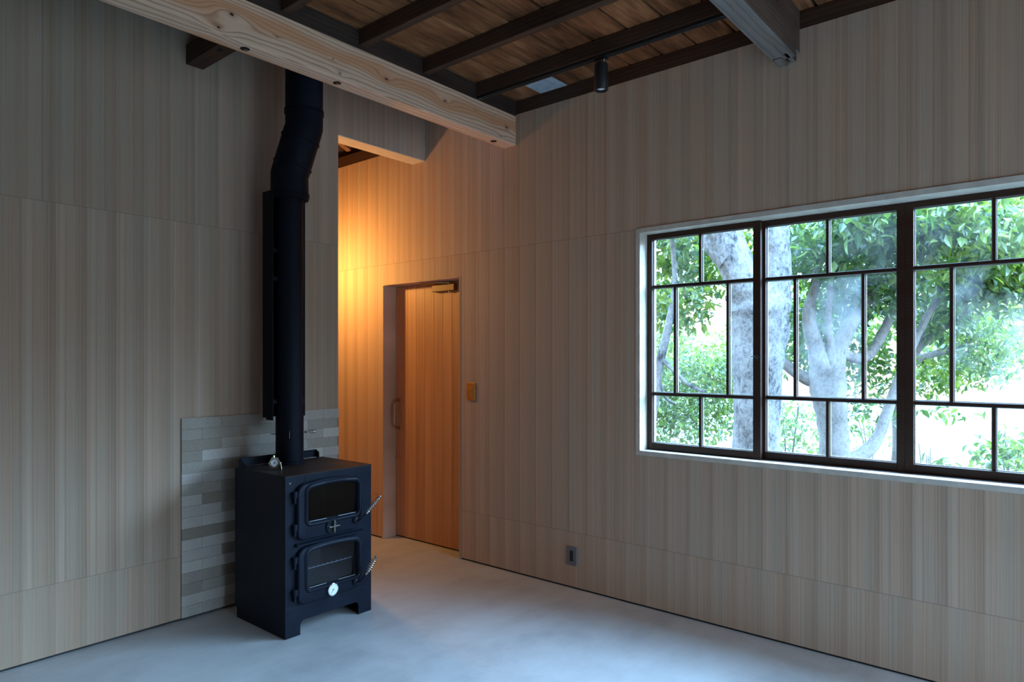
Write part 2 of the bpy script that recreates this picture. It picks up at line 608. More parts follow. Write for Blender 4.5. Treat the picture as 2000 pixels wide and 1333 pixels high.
M['casing'] = veneer('door_casing_veneer', 'Y', 0.0, 0.4, seams=(-3, 9), tint=(1.40, 1.30, 1.34))  # shares the right wall's raised tint, brightness put into the colour
M['lintel_wood'] = flat('pale_lintel_lining', (0.60, 0.50, 0.38), 0.55, grain=0.06, gscale=20)
M['sash'] = timber('brown_sash_wood', 'Y', (0.050, 0.021, 0.011), (0.021, 0.010, 0.005), 70, rough=0.5)
M['putty'] = flat('old_putty', (0.52, 0.52, 0.46), 0.7)
M['plank'] = plank_door_mat()
M['stove'] = stove_mat('stove_black')
M['stove_top'] = stove_mat('stove_top_plate', (0.03, 0.022, 0.019), 0.5)
M['flue'] = stove_mat('flue_black', (0.005, 0.006, 0.010), 0.55, 0.10)
M['deep_black'] = flat('deep_black_matte', (0.006, 0.006, 0.006), 0.9)  # plain matte black for holes, slots, lettering and board gaps
M['firebrick'] = flat('sooty_firebrick', (0.006, 0.0058, 0.0055), 0.9, grain=0.4, gscale=12)
M['chrome'] = flat('chrome', (0.75, 0.75, 0.75), 0.18, 1.0)
M['dark_steel'] = flat('dark_steel', (0.12, 0.115, 0.11), 0.4, 1.0)
M['brass'] = flat('brass', (0.55, 0.40, 0.17), 0.32, 1.0)
M['coil'] = flat('spring_steel', (0.52, 0.49, 0.43), 0.28, 1.0)
M['aged_brass'] = flat('aged_brass', (0.36, 0.23, 0.11), 0.35, 1.0)
M['bronze'] = flat('bronze_paint', (0.17, 0.095, 0.04), 0.5, 0.2)
M['dial'] = flat('white_dial', (0.85, 0.87, 0.88), 0.5)
M['ink'] = flat('black_ink', (0.02, 0.02, 0.02), 0.6)
M['black'] = flat('black_powder_coat', (0.012, 0.012, 0.013), 0.45)
M['black_plastic'] = flat('black_plastic', (0.015, 0.015, 0.017), 0.35)
M['grey_plate'] = flat('grey_metal_plate', (0.23, 0.235, 0.25), 0.45, 0.6)
M['zinc'] = flat('zinc_sheet', (0.42, 0.50, 0.56), 0.6, 0.0, grain=0.18, gscale=30)
M['lens'] = flat('lamp_lens', (0.85, 0.88, 0.9), 0.12)
M['pane'] = glass_mat('window_glass', 0.012, 0.0)
M['pane_dirty'] = glass_mat('dusty_window_glass', 0.05, 4.0)
M['stove_glass'] = dark_glass('stove_glass')
M['oven_glass'] = dark_glass('oven_glass', (0.60, 0.62, 0.68))
M['bark'] = bark_mat('grey_bark', (0.018, 0.018, 0.022), (0.21, 0.20, 0.195))
M['bark_warm'] = bark_mat('pale_bark', (0.07, 0.062, 0.056), (0.19, 0.165, 0.15))
M['leaf_a'] = leaf_mat('leaf_broad', (0.026, 0.07, 0.016), (0.16, 0.21, 0.045))
M['leaf_b'] = leaf_mat('leaf_dark', (0.020, 0.060, 0.020), (0.12, 0.18, 0.05))
M['leaf_c'] = leaf_mat('leaf_fine', (0.045, 0.09, 0.028), (0.17, 0.22, 0.075))
M['ground'] = flat('garden_ground', (0.042, 0.038, 0.026), 0.95, grain=0.25, gscale=3)

# ------------------------------------------------------------------ dimensions
XR = 3.466          # room face of the right wall
YL = 3.752          # room face of the left wall
XW = -3.6           # unseen wall behind the camera, to the left
YB = -4.2           # unseen wall behind the camera
YC = 6.6            # far end of the corridor
ZG = 0.012          # shadow gap under the wall boards
WT = 0.20           # outer wall thickness


def wall_cells(us, zs, holes, mk):
    """grid wall with holes: mk(u0, u1, z0, z1) adds one block"""
    for i in range(len(us) - 1):
        for j in range(len(zs) - 1):
            uc = (us[i] + us[i + 1]) / 2
            zc = (zs[j] + zs[j + 1]) / 2
            if any(h[0] < uc < h[1] and h[2] < zc < h[3] for h in holes):
                continue
            mk(us[i], us[i + 1], zs[j], zs[j + 1])


def grid_wall(name, axis, p0, p1, u0, u1, z0, z1, holes, mat):
    us = sorted(set([u0, u1] + [h[0] for h in holes] + [h[1] for h in holes]))
    zs = sorted(set([z0, z1] + [h[2] for h in holes] + [h[3] for h in holes]))
    zs = [z for z in zs if z0 <= z <= z1]
    nu, nz = len(us) - 1, len(zs) - 1

    def solid(i, j):
        if not (0 <= i < nu and 0 <= j < nz):
            return False
        uc = (us[i] + us[i + 1]) / 2
        zc = (zs[j] + zs[j + 1]) / 2
        return not any(h[0] < uc < h[1] and h[2] < zc < h[3] for h in holes)
    m = MB()

    def P(p, u, z):
        return (p, u, z) if axis == 'X' else (u, p, z)
    for i in range(nu):
        for j in range(nz):
            if not solid(i, j):
                continue
            a, b, c, d = us[i], us[i + 1], zs[j], zs[j + 1]
            for p in (p0, p1):
                m.add([P(p, a, c), P(p, b, c), P(p, b, d), P(p, a, d)], [(0, 1, 2, 3)])
            for di, dj, e in ((-1, 0, (a, a, c, d)), (1, 0, (b, b, c, d)), (0, -1, (a, b, c, c)), (0, 1, (a, b, d, d))):
                if not solid(i + di, j + dj):
                    m.add([P(p0, e[0], e[2]), P(p0, e[1], e[3]), P(p1, e[1], e[3]), P(p1, e[0], e[2])], [(0, 1, 2, 3)])
    me = m.mesh(name)
    bm = bmesh.new()
    bm.from_mesh(me)
    bmesh.ops.remove_doubles(bm, verts=bm.verts, dist=1e-5)
    bmesh.ops.recalc_face_normals(bm, faces=bm.faces)
    bm.to_mesh(me)
    bm.free()
    me.materials.append(mat)
    o = bpy.data.objects.new(name, me)
    COL.objects.link(o)
    return struct(o)


# ------------------------------------------------------------------ room shell
WIN = (-0.70, 1.972, 0.871, 2.176)            # visible window
WIN2 = (-3.6, -1.5, 0.35, 2.176)              # unseen window added for more daylight, behind the camera's right
DOOR = (3.385, 4.253, -1, 2.015)
struct(bx('floor', (XW - 0.3, XR + WT, YB - 0.3, YC + 0.3, -0.15, 0.0), M['floor']))
grid_wall('wall_right', 'X', XR, XR + WT, YB, YC, ZG, 3.045, [WIN, WIN2, DOOR], M['ven_lifted'])
# left wall: full height, with the lintel over the corridor opening
ROOF0, SLOPE = 3.215, 0.4266


def roof_z(x):
    return ROOF0 + (XR - x) * SLOPE


m = MB()
zt0 = roof_z(XW)
outl = [(XW, ZG), (2.69, ZG), (2.69, 2.908), (XR - 0.001, 2.908), (XR - 0.001, roof_z(XR)), (XW, zt0)]
m.loft([[(x, YL, z) for x, z in outl], [(x, YL + 0.14, z) for x, z in outl]], True, True)
struct(m.build('wall_left', M['ven_left']))
struct(bx('trim_1', (2.692, XR - 0.002, YL + 0.004, YL + 0.139, 2.901, 2.9075), M['lintel_wood']))
WINB = (0.6, 3.2, 0.10, 2.05)               # opening added in the unseen back wall for fill daylight
grid_wall('wall_back', 'Y', YB - 0.2, YB, XW, XR, ZG, 3.135, [WINB], M['ven_other'])
grid_wall('wall_west', 'X', XW - 0.2, XW, YB, YC, ZG, 6.6, [], M['low_bounce'])
grid_wall('wall_corridor_end', 'Y', YC, YC + 0.2, XW, XR, ZG, 6.6, [], M['ven_other'])
grid_wall('wall_corridor_side', 'X', 1.55, 1.69, YL + 0.142, YC - 0.002, ZG, roof_z(1.69) - 0.03, [], M['ven_lifted'])
grid_wall('wall_attic', 'Y', 2.985, 3.0, XW, XR - 0.1, 3.18, 6.2, [], M['roof_dark'])
struct(bx('wall_right_upper', (XR, XR + 0.0035, 2.976, YL - 0.0005, 3.0455, 3.212), M['ven_lifted']))
# recessed dark base under the boards
m = MB()
m.box(XR + 0.010, XR + WT - 0.01, YB, DOOR[0] + 0.005, 0.0005, ZG - 0.0005)
m.box(XR + 0.010, XR + WT - 0.01, DOOR[1] - 0.005, YC, 0.0005, ZG - 0.0005)
struct(m.build('baseboard_right', M['gap']))
struct(bx('baseboard_left', (XW, 2.68, YL + 0.010, YL + 0.13, 0.0005, ZG - 0.0005), M['gap']))
struct(bx('baseboard_back', (XW, XR, YB - 0.19, YB - 0.01, 0.0005, ZG - 0.0005), M['gap']))

# ceiling: old boards lying across the rafters, one structure
m = MB()
joints = [2.97, 2.868, 2.665, 2.466, 2.23, 2.02, 1.812, 1.608, 1.393, 1.19, 0.99, 0.78, 0.575, 0.36, 0.15, -0.06, -0.27, -0.48]
while joints[-1] > YB:
    joints.append(joints[-1] - 0.21)
for a, b in zip(joints[:-1], joints[1:]):
    dz = random.uniform(0.0, 0.004)
    xs = [XW, random.uniform(-1.2, 0.2), XR + 0.19]
    for x0, x1 in zip(xs[:-1], xs[1:]):
        m.box(x0 + 0.002, x1 - 0.002, b + 0.005, a - random.uniform(0.006, 0.013), 3.136 + dz, 3.152)
m.mi = 1
m.box(XW - 0.2, XR + WT, YB - 0.2, 2.98, 3.153, 3.18)
struct(m.build('ceiling', [M['boards'], M['deep_black']]))
# sloping roof over the stove side and the corridor
m = MB()
xa, xb = XW - 0.2, XR + WT + 0.3
m.loft([[(xa, 2.98, roof_z(xa)), (xb, 2.98, roof_z(xb)), (xb, YC + 0.2, roof_z(xb)), (xa, YC + 0.2, roof_z(xa))],
        [(xa, 2.98, roof_z(xa) + 0.06), (xb, 2.98, roof_z(xb) + 0.06), (xb, YC + 0.2, roof_z(xb) + 0.06), (xa, YC + 0.2, roof_z(xa) + 0.06)]], True, True)
struct(m.build('ceiling.001', M['roof_dark']))
# outer strip closing the top of the right wall
struct(bx('trim_2', (XR + 0.075, XR + WT, YB, YC, 3.046, 3.134), M['roof_dark']))

# ------------------------------------------------------------------ timbers overhead
beam = MB()
beam.box(XW + 0.001, XR - 0.001, 2.873, 2.975, 2.840, 3.036)
o = beam.build('ceiling_beam', M['new_beam'], bevel=0.004)
tag(o, 'fresh pale timber beam with knots running across the ceiling', 'beam')
# counterbored bolt holes in its underside, black discs painting the shade inside
for i, (px, py) in enumerate([(1.59, 2.925), (2.09, 2.925), (3.30, 2.925)]):
    h = MB()
    h.lathe([(0.0, 0.0), (0.021, 0.0), (0.021, 0.0012), (0.0, 0.0012)], (px, py, 2.8386), 20)
    h.build('bolt_hole', M['deep_black'], o)
    b = MB()
    b.lathe([(0.0, 0.0), (0.010, 0.0), (0.009, 0.003), (0.0, 0.003)], (px + 0.004, py, 2.8355), 6)
    bo = b.build('bolt', M['chrome'] if i == 0 else M['dark_steel'], o)
    if i == 0:
        bo['label'] = 'shiny bolt head'
o = bx('header_beam', (XW + 0.001, XR - 0.001, 2.874, 2.974, 3.0365, 3.1355), M['dark_x'], bevel=0.002)
tag(o, 'dark old header timber lying on top of the fresh pale beam', 'beam')
m = MB()
m.box(XW + 0.001, 3.40, 1.058, 1.168, 2.888, 3.1355)
m.box(3.40, XR - 0.0005, 1.060, 1.166, 2.925, 3.1355)
m.box(3.33, XR - 0.001, 1.076, 1.102, 2.888, 2.926)
m.box(3.36, XR - 0.001, 1.112, 1.160, 2.881, 2.926)
o = m.build('tie_beam', [M['old_x'], M['old_grey']], bevel=0.006)
for p_ in o.data.polygons:
    p_.material_index = 1 if p_.normal.z < -0.7 else 0  # downward faces take the lighter, greyer timber
tag(o, 'grey weathered tie beam with notched end above the window', 'beam')
o = bx('wall_beam', (1.697, 1.793, 2.976, YL - 0.001, 3.036, 3.142), M['dark_y'], bevel=0.002)
tag(o, 'short dark timber running into the left wall beside the flue', 'beam')
mt = MB()
mt.box(1.722, 1.744, 3.42, 3.46, 3.0352, 3.0362)
mt.build('mortise', M['deep_black'], o)  # thin black sheet painting the shade inside the mortise

RG = 'dark rafters under the ceiling boards'
RL = ['dark ceiling rafter farthest from the right wall, cut by the top of the photo',
      'dark ceiling rafter second from the one carrying the lighting track',
      'dark ceiling rafter next to the one carrying the lighting track',
      'dark ceiling rafter with the black lighting track screwed under it']
RX = [1.74, 2.188, 2.633, 3.077]
r0 = None
for xx, lab in zip(RX, RL):
    if r0 is None:
        r0 = bx('rafter', (0, 0.046, 1.1695, 2.8735, 3.055, 3.1355), M['dark_y'], bevel=0.002)
        r = r0
    else:
        r = r0.copy()
        COL.objects.link(r)
    r.location = (xx, 0, 0)
    tag(r, lab, 'rafter', RG)
r = bx('rafter.004', (RX[3], RX[3] + 0.046, -2.2, 1.0565, 3.055, 3.1355), M['dark_y'], bevel=0.002)
tag(r, 'dark ceiling rafter on the near side of the grey tie beam', 'rafter', RG)
o = bx('wall_plate', (XR + 0.004, XR + 0.074, YB + 0.001, YC - 0.001, 3.0455, 3.1350), M['dark_y'], bevel=0.002)
tag(o, 'long dark timber plate along the top of the window wall', 'beam')
# sloping rafters of the corridor roof
for yy, lab in ((4.57, 'sloping corridor roof rafter catching the orange lamp light'), (5.45, 'sloping corridor roof rafter deeper in the passage')):
    m = MB()
    x0, x1 = 1.70, 3.40
    d = 0.002
    m.loft([[(x0, yy, roof_z(x0) - d), (x0, yy + 0.05, roof_z(x0) - d), (x0, yy + 0.05, roof_z(x0) - 0.115), (x0, yy, roof_z(x0) - 0.115)],
            [(x1, yy, roof_z(x1) - d), (x1, yy + 0.05, roof_z(x1) - d), (x1, yy + 0.05, roof_z(x1) - 0.115), (x1, yy, roof_z(x1) - 0.115)]], True, True)
    o = m.build('roof_rafter', flat('reddish_rafter', (0.26, 0.13, 0.07), 0.7, grain=0.25))
    tag(o, lab, 'rafter', 'corridor roof rafters')
# bluish metal sheet showing between the boards
o = bx('metal_sheet', (3.30, 3.464, 2.458, 2.664, 3.1325, 3.1352), M['zinc'])
tag(o, 'pale bluish metal sheet patching the ceiling boards beside the track', 'metal sheet')

# ------------------------------------------------------------------ lighting track and spotlight
TX = 3.098
o = MB()
o.box(TX - 0.016, TX + 0.016, 1.171, 2.872, 3.037, 3.0548)
tk = o.build('lighting_track', M['black'], bevel=0.0015)
tag(tk, 'black lighting track running along the underside of a dark rafter', 'lighting track')
g = MB()
g.box(TX - 0.005, TX + 0.005, 1.20, 2.84, 3.0362, 3.0372)
g.build('track_slot', M['deep_black'], tk)
o = bx('lighting_track.001', (TX - 0.016, TX + 0.016, 0.30, 1.055, 3.037, 3.0548), M['black'], bevel=0.0015)
tag(o, 'end of black lighting track on near side of grey tie beam', 'lighting track')
SY = 1.975
sp = empty('spotlight', (TX, SY, 3.037))
tag(sp, 'black cylindrical spotlight hanging from the ceiling track', 'spotlight')
m = MB()
m.box(-0.013, 0.013, -0.035, 0.035, -0.012, -0.0002)
m.build('adapter', M['black'], sp)
m = MB()
m.lathe([(0.0, 0), (0.009, 0), (0.010, 0.006), (0.010, 0.020), (0.0, 0.020)], (0.004, -0.012, -0.031), 16)
m.build('swivel', M['chrome'], sp, smooth=True)
m = MB()
m.lathe([(0.001, 0), (0.034, 0), (0.037, -0.004), (0.037, -0.138), (0.035, -0.141), (0.029, -0.141), (0.027, -0.128), (0.0265, -0.120)], (0, 0, -0.031), 40)
m.build('housing', M['black'], sp, smooth=True)
m = MB()
m.lathe([(0.001, 0), (0.018, 0.002), (0.0262, 0.006), (0.0262, 0.008), (0.001, 0.008)], (0, 0, -0.166), 32)
m.build('lens', M['lens'], sp, smooth=True)

# ------------------------------------------------------------------ window_1
win = struct(empty('window_1', (XR, 0.636, 0.871)))


def wbx(m, x0, x1, y0, y1, z0, z1):
    m.box(x0 - XR, x1 - XR, y0 - 0.636, y1 - 0.636, z0 - 0.871, z1 - 0.871)


y0, y1, z0, z1 = WIN
m = MB()
CX0, CX1 = XR - 0.006, XR + 0.19
wbx(m, CX0, CX1, y1 - 0.027, y1 - 0.0005, z0 + 0.0005, z1 - 0.0005)
wbx(m, CX0, CX1, y0 + 0.0005, y0 + 0.027, z0 + 0.0005, z1 - 0.0005)
wbx(m, CX0, CX1, y0 + 0.027, y1 - 0.027, z1 - 0.027, z1 - 0.0005)
wbx(m, CX0, CX1, y0 + 0.027, y1 - 0.027, z0 + 0.0005, z0 + 0.026)
m.build('casing', M['pale_wood'], win)


def sash(ya, yb, xin, rev, stile_a, stile_b, dirty):
    """ya > yb; ya is the end nearer the corridor"""
    s = MB()
    xo = xin + 0.030
    za, zb = 0.898, 2.148
    wbx(s, xin, xo, ya - stile_a, ya, za, zb)
    wbx(s, xin, xo, yb, yb + stile_b, za, zb)
    wbx(s, xin, xo, yb + stile_b, ya - stile_a, za, za + 0.040)
    wbx(s, xin, xo, yb + stile_b, ya - stile_a, zb - 0.030, zb)
    o = s.build('sash', M['sash'], win, bevel=0.002)
    A, B = ya - stile_a, yb + stile_b
    W = A - B
    r1, r2 = 1.222, 1.842
    b = MB()
    h = 0.0085
    mx0, mx1 = xin + 0.003, xo - 0.006
    wbx(b, mx0, mx1, B, A, r1 - h, r1 + h)
    wbx(b, mx0, mx1, B, A, r2 - h, r2 + h)
    mid = (A + B) / 2
    qa, qb = A - W * 0.243, B + W * 0.235
    for c, lo, hi in ((mid, za + 0.040, r1 - h), (mid, r2 + h, zb - 0.030), (qa, r1 + h, r2 - h), (qb, r1 + h, r2 - h)):
        wbx(b, mx0, mx1, c - h * 0.85, c + h * 0.85, lo, hi)
    b.build('glazing_bar', M['sash'], o, bevel=0.002)
    # putty beads on the outer side of the bars and frame
    p = MB()
    px0, px1 = xo - 0.0058, xo + 0.001
    cells = []
    for lo, hi, cuts in ((za + 0.040, r1 - h, [A, mid, B]), (r1 + h, r2 - h, [A, qa, qb, B]), (r2 + h, zb - 0.030, [A, mid, B])):
        for c0, c1 in zip(cuts[:-1], cuts[1:]):
            e0 = c0 - (h * 0.85 if c0 != A else 0)
            e1 = c1 + (h * 0.85 if c1 != B else 0)
            cells.append((e1, e0, lo, hi))
    t = 0.0035
    for (ca, cb, lo, hi) in cells:
        wbx(p, px0, px1, ca, cb, lo, lo + t)
        wbx(p, px0, px1, ca, cb, hi - t, hi)
        wbx(p, px0, px1, ca, ca + t, lo + t, hi - t)
        wbx(p, px0, px1, cb - t, cb, lo + t, hi - t)
    p.build('putty', M['putty'], o)
    for k, (ca, cb, lo, hi) in enumerate(cells):
        g = MB()
        wbx(g, xo - 0.0085, xo - 0.0065, ca, cb, lo, hi)
        g.build('glass_pane', M['pane_dirty'] if k in dirty else M['pane'], o)
    return o


s1 = sash(1.9445, 1.283, 3.545, False, 0.030, 0.040, ())
s2 = sash(1.312, 0.628, 3.578, True, 0.043, 0.034, (3,))
s3 = sash(0.627, -0.055, 3.578, True, 0.035, 0.043, (3, 4))
s4 = sash(-0.012, -0.6725, 3.545, False, 0.040, 0.030, ())
# screw lock on the meeting stiles
m = MB()
m.lathe([(0.001, 0), (0.014, 0), (0.014, 0.003), (0.006, 0.004), (0.006, 0.012), (0.001, 0.013)], (3.545 - XR - 0.001, 1.303 - 0.636, 1.435 - 0.871), 20, 'X')
m.tube([(3.530 - XR, 1.303 - 0.636 - 0.002, 1.435 - 0.871), (3.528 - XR, 1.303 - 0.636 + 0.026, 1.439 - 0.871)], 0.003, 8)
m.build('sash_lock', M['dark_steel'], win, smooth=True)
m = MB()
wbx(m, 3.528, 3.632, -0.6725, 1.9445, 0.8975, 0.8979)
m.build('sill_track', M['sash'], win)
window_portal(WIN[0], WIN[1], WIN[2], WIN[3], XR + 0.195)

# added_window_2 on the same wall, unseen, added to bring in more daylight
w2 = struct(empty('added_window_2', (XR, -2.55, 0.35)))
m = MB()
Y0, Y1, Z0, Z1 = WIN2
for a in ((XR - 0.006, XR + 0.19, Y0 + .0005, Y0 + 0.03, Z0 + .0005, Z1 - .0005), (XR - 0.006, XR + 0.19, Y1 - 0.03, Y1 - .0005, Z0 + .0005, Z1 - .0005),
          (XR - 0.006, XR + 0.19, Y0 + 0.03, Y1 - 0.03, Z1 - 0.03, Z1 - .0005), (XR - 0.006, XR + 0.19, Y0 + 0.03, Y1 - 0.03, Z0 + .0005, Z0 + 0.03)):
    m.box(a[0] - XR, a[1] - XR, a[2] + 2.55, a[3] + 2.55, a[4] - 0.35, a[5] - 0.35)
m.build('casing', M['pale_wood'], w2)
window_portal(WIN2[0], WIN2[1], WIN2[2], WIN2[3], XR + 0.195)

# unseen opening added in the back wall, sized to fill the room with daylight
w3 = struct(empty('added_window_3', (1.9, YB, 0.10)))
m = MB()
for k in range(5):
    x = -1.3 + 2.6 * k / 4
    m.box(max(-1.299, x - 0.025), min(1.299, x + 0.025), -0.12, -0.06, 0.0005, 1.9)
m.box(-1.299, 1.299, -0.12, -0.06, 1.9005, 1.949)
m.build('frame', M['sash'], w3)
window_portal(WINB[0], WINB[1], WINB[2], WINB[3], YB - 0.195, -PI / 2)
# ------------------------------------------------------------------ door_1
DX = 3.592
dr = struct(empty('door_1', (DX, 3.82, 0)))


def dp(x, y, z):
    return (x - DX, y - 3.82, z)


m = MB()
fy0, fy1, fz = DOOR[0], DOOR[1], DOOR[3]
for a in ((XR - 0.0025, XR + 0.19, fy0 + 0.0006, fy0 + 0.014, 0.001, fz - 0.0006), (XR - 0.0025, XR + 0.19, fy1 - 0.014, fy1 - 0.0006, 0.001, fz - 0.0006),
          (XR - 0.0025, XR + 0.19, fy0 + 0.014, fy1 - 0.014, fz - 0.009, fz - 0.0006)):
    m.box(a[0] - DX, a[1] - DX, a[2] - 3.82, a[3] - 3.82, a[4], a[5])
fr_ = m.build('door_frame', M['casing'], dr)
m = MB()
m.box(DX - 3.59 + 0.004 - 0.002, 0.06, fy0 + 0.0145 - 3.82, fy1 - 0.0145 - 3.82, 0.0006, 0.009)
m.build('door_gap_block', M['gap'], dr)  # dark strip added to block daylight under the leaf, reads as a shaded gap
m = MB()
cuts = [3.401, 3.50, 3.60, 3.695, 3.793, 3.896, 3.996, 4.092, 4.190, 4.237]
for a, b in zip(cuts[:-1], cuts[1:]):
    m.box(0.0, 0.040, a - 3.82 + 0.0006, b - 3.82 - 0.0006, 0.010, 2.003)
m.mi = 1
m.box(0.006, 0.034, 3.404 - 3.82, 4.234 - 3.82, 0.012, 2.001)
leaf = m.build('door_leaf', [M['plank'], M['gap']], dr, bevel=0.0015)
# pull handle
m = MB()
hy, h0, h1 = 4.197, 0.872, 1.096
for z in (h0, h1):
    m.lathe([(0.001, 0), (0.016, 0), (0.016, 0.003), (0.010, 0.006), (0.001, 0.006)], dp(DX - 0.0003, hy, z), 20, 'X')
pts = []
for k in range(9):
    a = PI / 2 * k / 8
    pts.append(dp(DX - 0.004 - 0.048 * math.sin(a), hy, h1 - 0.034 * (1 - math.cos(a))))
low = [dp(DX - 0.004 - 0.048 * math.sin(PI / 2 * k / 8), hy, h0 + 0.034 * (1 - math.cos(PI / 2 * k / 8))) for k in range(9)]
m.tube(pts + low[::-1], [0.0055] * 4 + [0.0075] * 10 + [0.0055] * 4, 12)
m.build('door_handle', M['aged_brass'], dr, smooth=True)
m = MB()
m.lathe([(0.001, 0), (0.013, 0), (0.014, 0.004), (0.010, 0.006), (0.010, 0.016), (0.006, 0.019), (0.001, 0.019)], dp(DX - 0.0003, hy, 0.63), 24, 'X')
m.build('door_lock', M['brass'], dr, smooth=True)
m = MB()
m.box(-0.038, -0.0004, 3.541 - 3.82, 3.776 - 3.82, 1.933, 1.983)
cl = m.build('door_closer', M['bronze'], dr, bevel=0.003)
m = MB()
m.tube([dp(DX - 0.020, 3.606, 1.9832), dp(DX - 0.020, 3.606, 1.999)], 0.009, 12)
m.tube([dp(DX - 0.022, 3.606, 1.994), dp(DX - 0.080, 3.68, 1.994)], 0.006, 8)
m.tube([dp(DX - 0.080, 3.68, 1.994), dp(DX - 0.055, 3.90, 1.996)], 0.005, 8)
m.build('closer_arm', M['brass'], cl)
m = MB()
m.lathe([(0.001, 0), (0.008, 0), (0.008, 0.010), (0.001, 0.010)], dp(DX - 0.020, 3.606, 1.9225), 12)
m.build('spindle', M['chrome'], cl)

# ------------------------------------------------------------------ switch and outlet
sw = empty('light_switch', (XR, 3.2785, 1.196))
tag(sw, 'brass two-toggle light switch plate on the wall right of the door', 'light switch')
m = MB()
m.box(-0.008, -0.0003, -0.0395, 0.0395, -0.062, 0.062)
m.build('switch_plate', M['brass'], sw, bevel=0.0015)
for dz in (0.019, -0.019):
    m = MB()
    m.lathe([(0.001, 0), (0.009, 0), (0.009, 0.003), (0.001, 0.003)], (-0.0082, 0, dz), 16, 'X')
    m.tube([(-0.011, 0, dz), (-0.026, -0.002, dz - 0.006)], [0.003, 0.0045], 10)
    m.build('toggle', M['chrome'], sw, smooth=True)
ou = empty('wall_outlet', (XR, 2.4225, 0.203))
tag(ou, 'grey metal wall outlet low on the window wall', 'outlet')
m = MB()
m.box(-0.006, -0.0003, -0.0375, 0.0375, -0.058, 0.058)
m.build('outlet_plate', M['grey_plate'], ou, bevel=0.002)
m = MB()
m.box(-0.0075, -0.0062, -0.0125, 0.0125, -0.033, 0.033)
so = m.build('socket', M['black_plastic'], ou)
m = MB()
for dz in (-0.012, 0.012):
    m.box(-0.0079, -0.0076, -0.005, -0.003, dz - 0.004, dz + 0.004)
    m.box(-0.0079, -0.0076, 0.003, 0.005, dz - 0.004, dz + 0.004)
m.build('socket_slot', M['deep_black'], so)

# ------------------------------------------------------------------ tile panel behind the stove
m = MB()
TP = 0.0604
for r in range(18):
    za, zb = ZG + r * TP, ZG + (r + 1) * TP - 0.0014
    if r == 17:
        zb = 1.0995
    x = 1.671 - (0.112 if r % 2 == (0 if random.random() < 0.85 else 1) else 0)
    while x < 2.688:
        a, b = max(x, 1.671), min(x + 0.2232, 2.688)
        if b - a > 0.01:
            m.box(a, b, YL - 0.008, YL - 0.002, za, zb)
        x += 0.2245
m.mi = 1
m.box(1.671, 2.688, YL - 0.0062, YL - 0.0003, ZG, 1.099)
tp = m.build('tile_panel', [M['tile'], M['grout']])
tag(tp, 'grey stone tile panel on the left wall behind the stove', 'tile panel')

# ------------------------------------------------------------------ wood stove
SX, SYF = 1.893, 3.086
SWD, SDP, SHT = 0.543, 0.505, 0.827
st = empty('wood_stove', (SX, SYF, 0))
tag(st, 'black two-door wood stove with glass doors standing on the concrete floor', 'stove')


def rr(x0, x1, z0, z1, r, arch=0.0, k=6, e=10):
    """rounded rectangle with arched top, points in x,z; same count for all"""
    pts = []
    for cx, cz, a0 in ((x0 + r, z0 + r, PI), (x1 - r, z0 + r, 1.5 * PI), (x1 - r, z1 - r, 0), (x0 + r, z1 - r, 0.5 * PI)):
        c = [(cx + r * math.cos(a0 + PI / 2 * i / k), cz + r * math.sin(a0 + PI / 2 * i / k)) for i in range(k + 1)]
        pts.append(c)
    out = []
    for i in range(4):
        out += pts[i]
        p, q = pts[i][-1], pts[(i + 1) % 4][0]
        for j in range(1, e):
            out.append((p[0] + (q[0] - p[0]) * j / e, p[1] + (q[1] - p[1]) * j / e))
    if arch:
        xc, hw = (x0 + x1) / 2, (x1 - x0) / 2
        zm = (z0 + z1) / 2
        out = [(x, z + (arch * (1 - ((x - xc) / hw) ** 2) if z > zm else 0) * min(1, (z - zm) / (z1 - zm) * 1.0 if z > zm else 0)) for x, z in out]
    return out


def lp(pts, y):
    return [(x, y, z) for x, z in pts]


# front plate with two openings and the cut-out between the feet: assembled from strips around the openings
DOORS = [dict(o=(0.055, 0.452, 0.490, 0.772), oa=0.022, g=(0.118, 0.428, 0.580, 0.745), ga=0.014),
         dict(o=(0.058, 0.450, 0.160, 0.442), oa=0.020, g=(0.118, 0.427, 0.237, 0.418), ga=0.013)]
m = MB()
pt = 0.008
ox0, ox1 = 0.112, 0.434
m.box(0, ox0, 0, pt, 0.15, SHT - 0.004)
m.box(ox1, SWD, 0, pt, 0.15, SHT - 0.004)
m.box(ox0, ox1, 0, pt, 0.764, SHT - 0.004)
m.box(ox0, ox1, 0, pt, 0.438, 0.575)
m.box(ox0, ox1, 0, pt, 0.15, 0.232)
# lower apron with rounded cut-out
lo = [(0, 0), (0.088, 0), (0.088, 0.046)]
lo += [(0.115 - 0.027 * math.cos(a), 0.046 + 0.027 * math.sin(a)) for a in [PI / 2 * i / 6 for i in range(1, 7)]]
lo += [(0.428 + 0.027 * math.sin(a), 0.046 + 0.027 * math.cos(a)) for a in [PI / 2 * i / 6 for i in range(0, 7)]]
lo += [(0.455, 0), (SWD, 0), (SWD, 0.15), (0, 0.15)]
m.loft([lp(lo, 0), lp(lo, pt)], True, True)
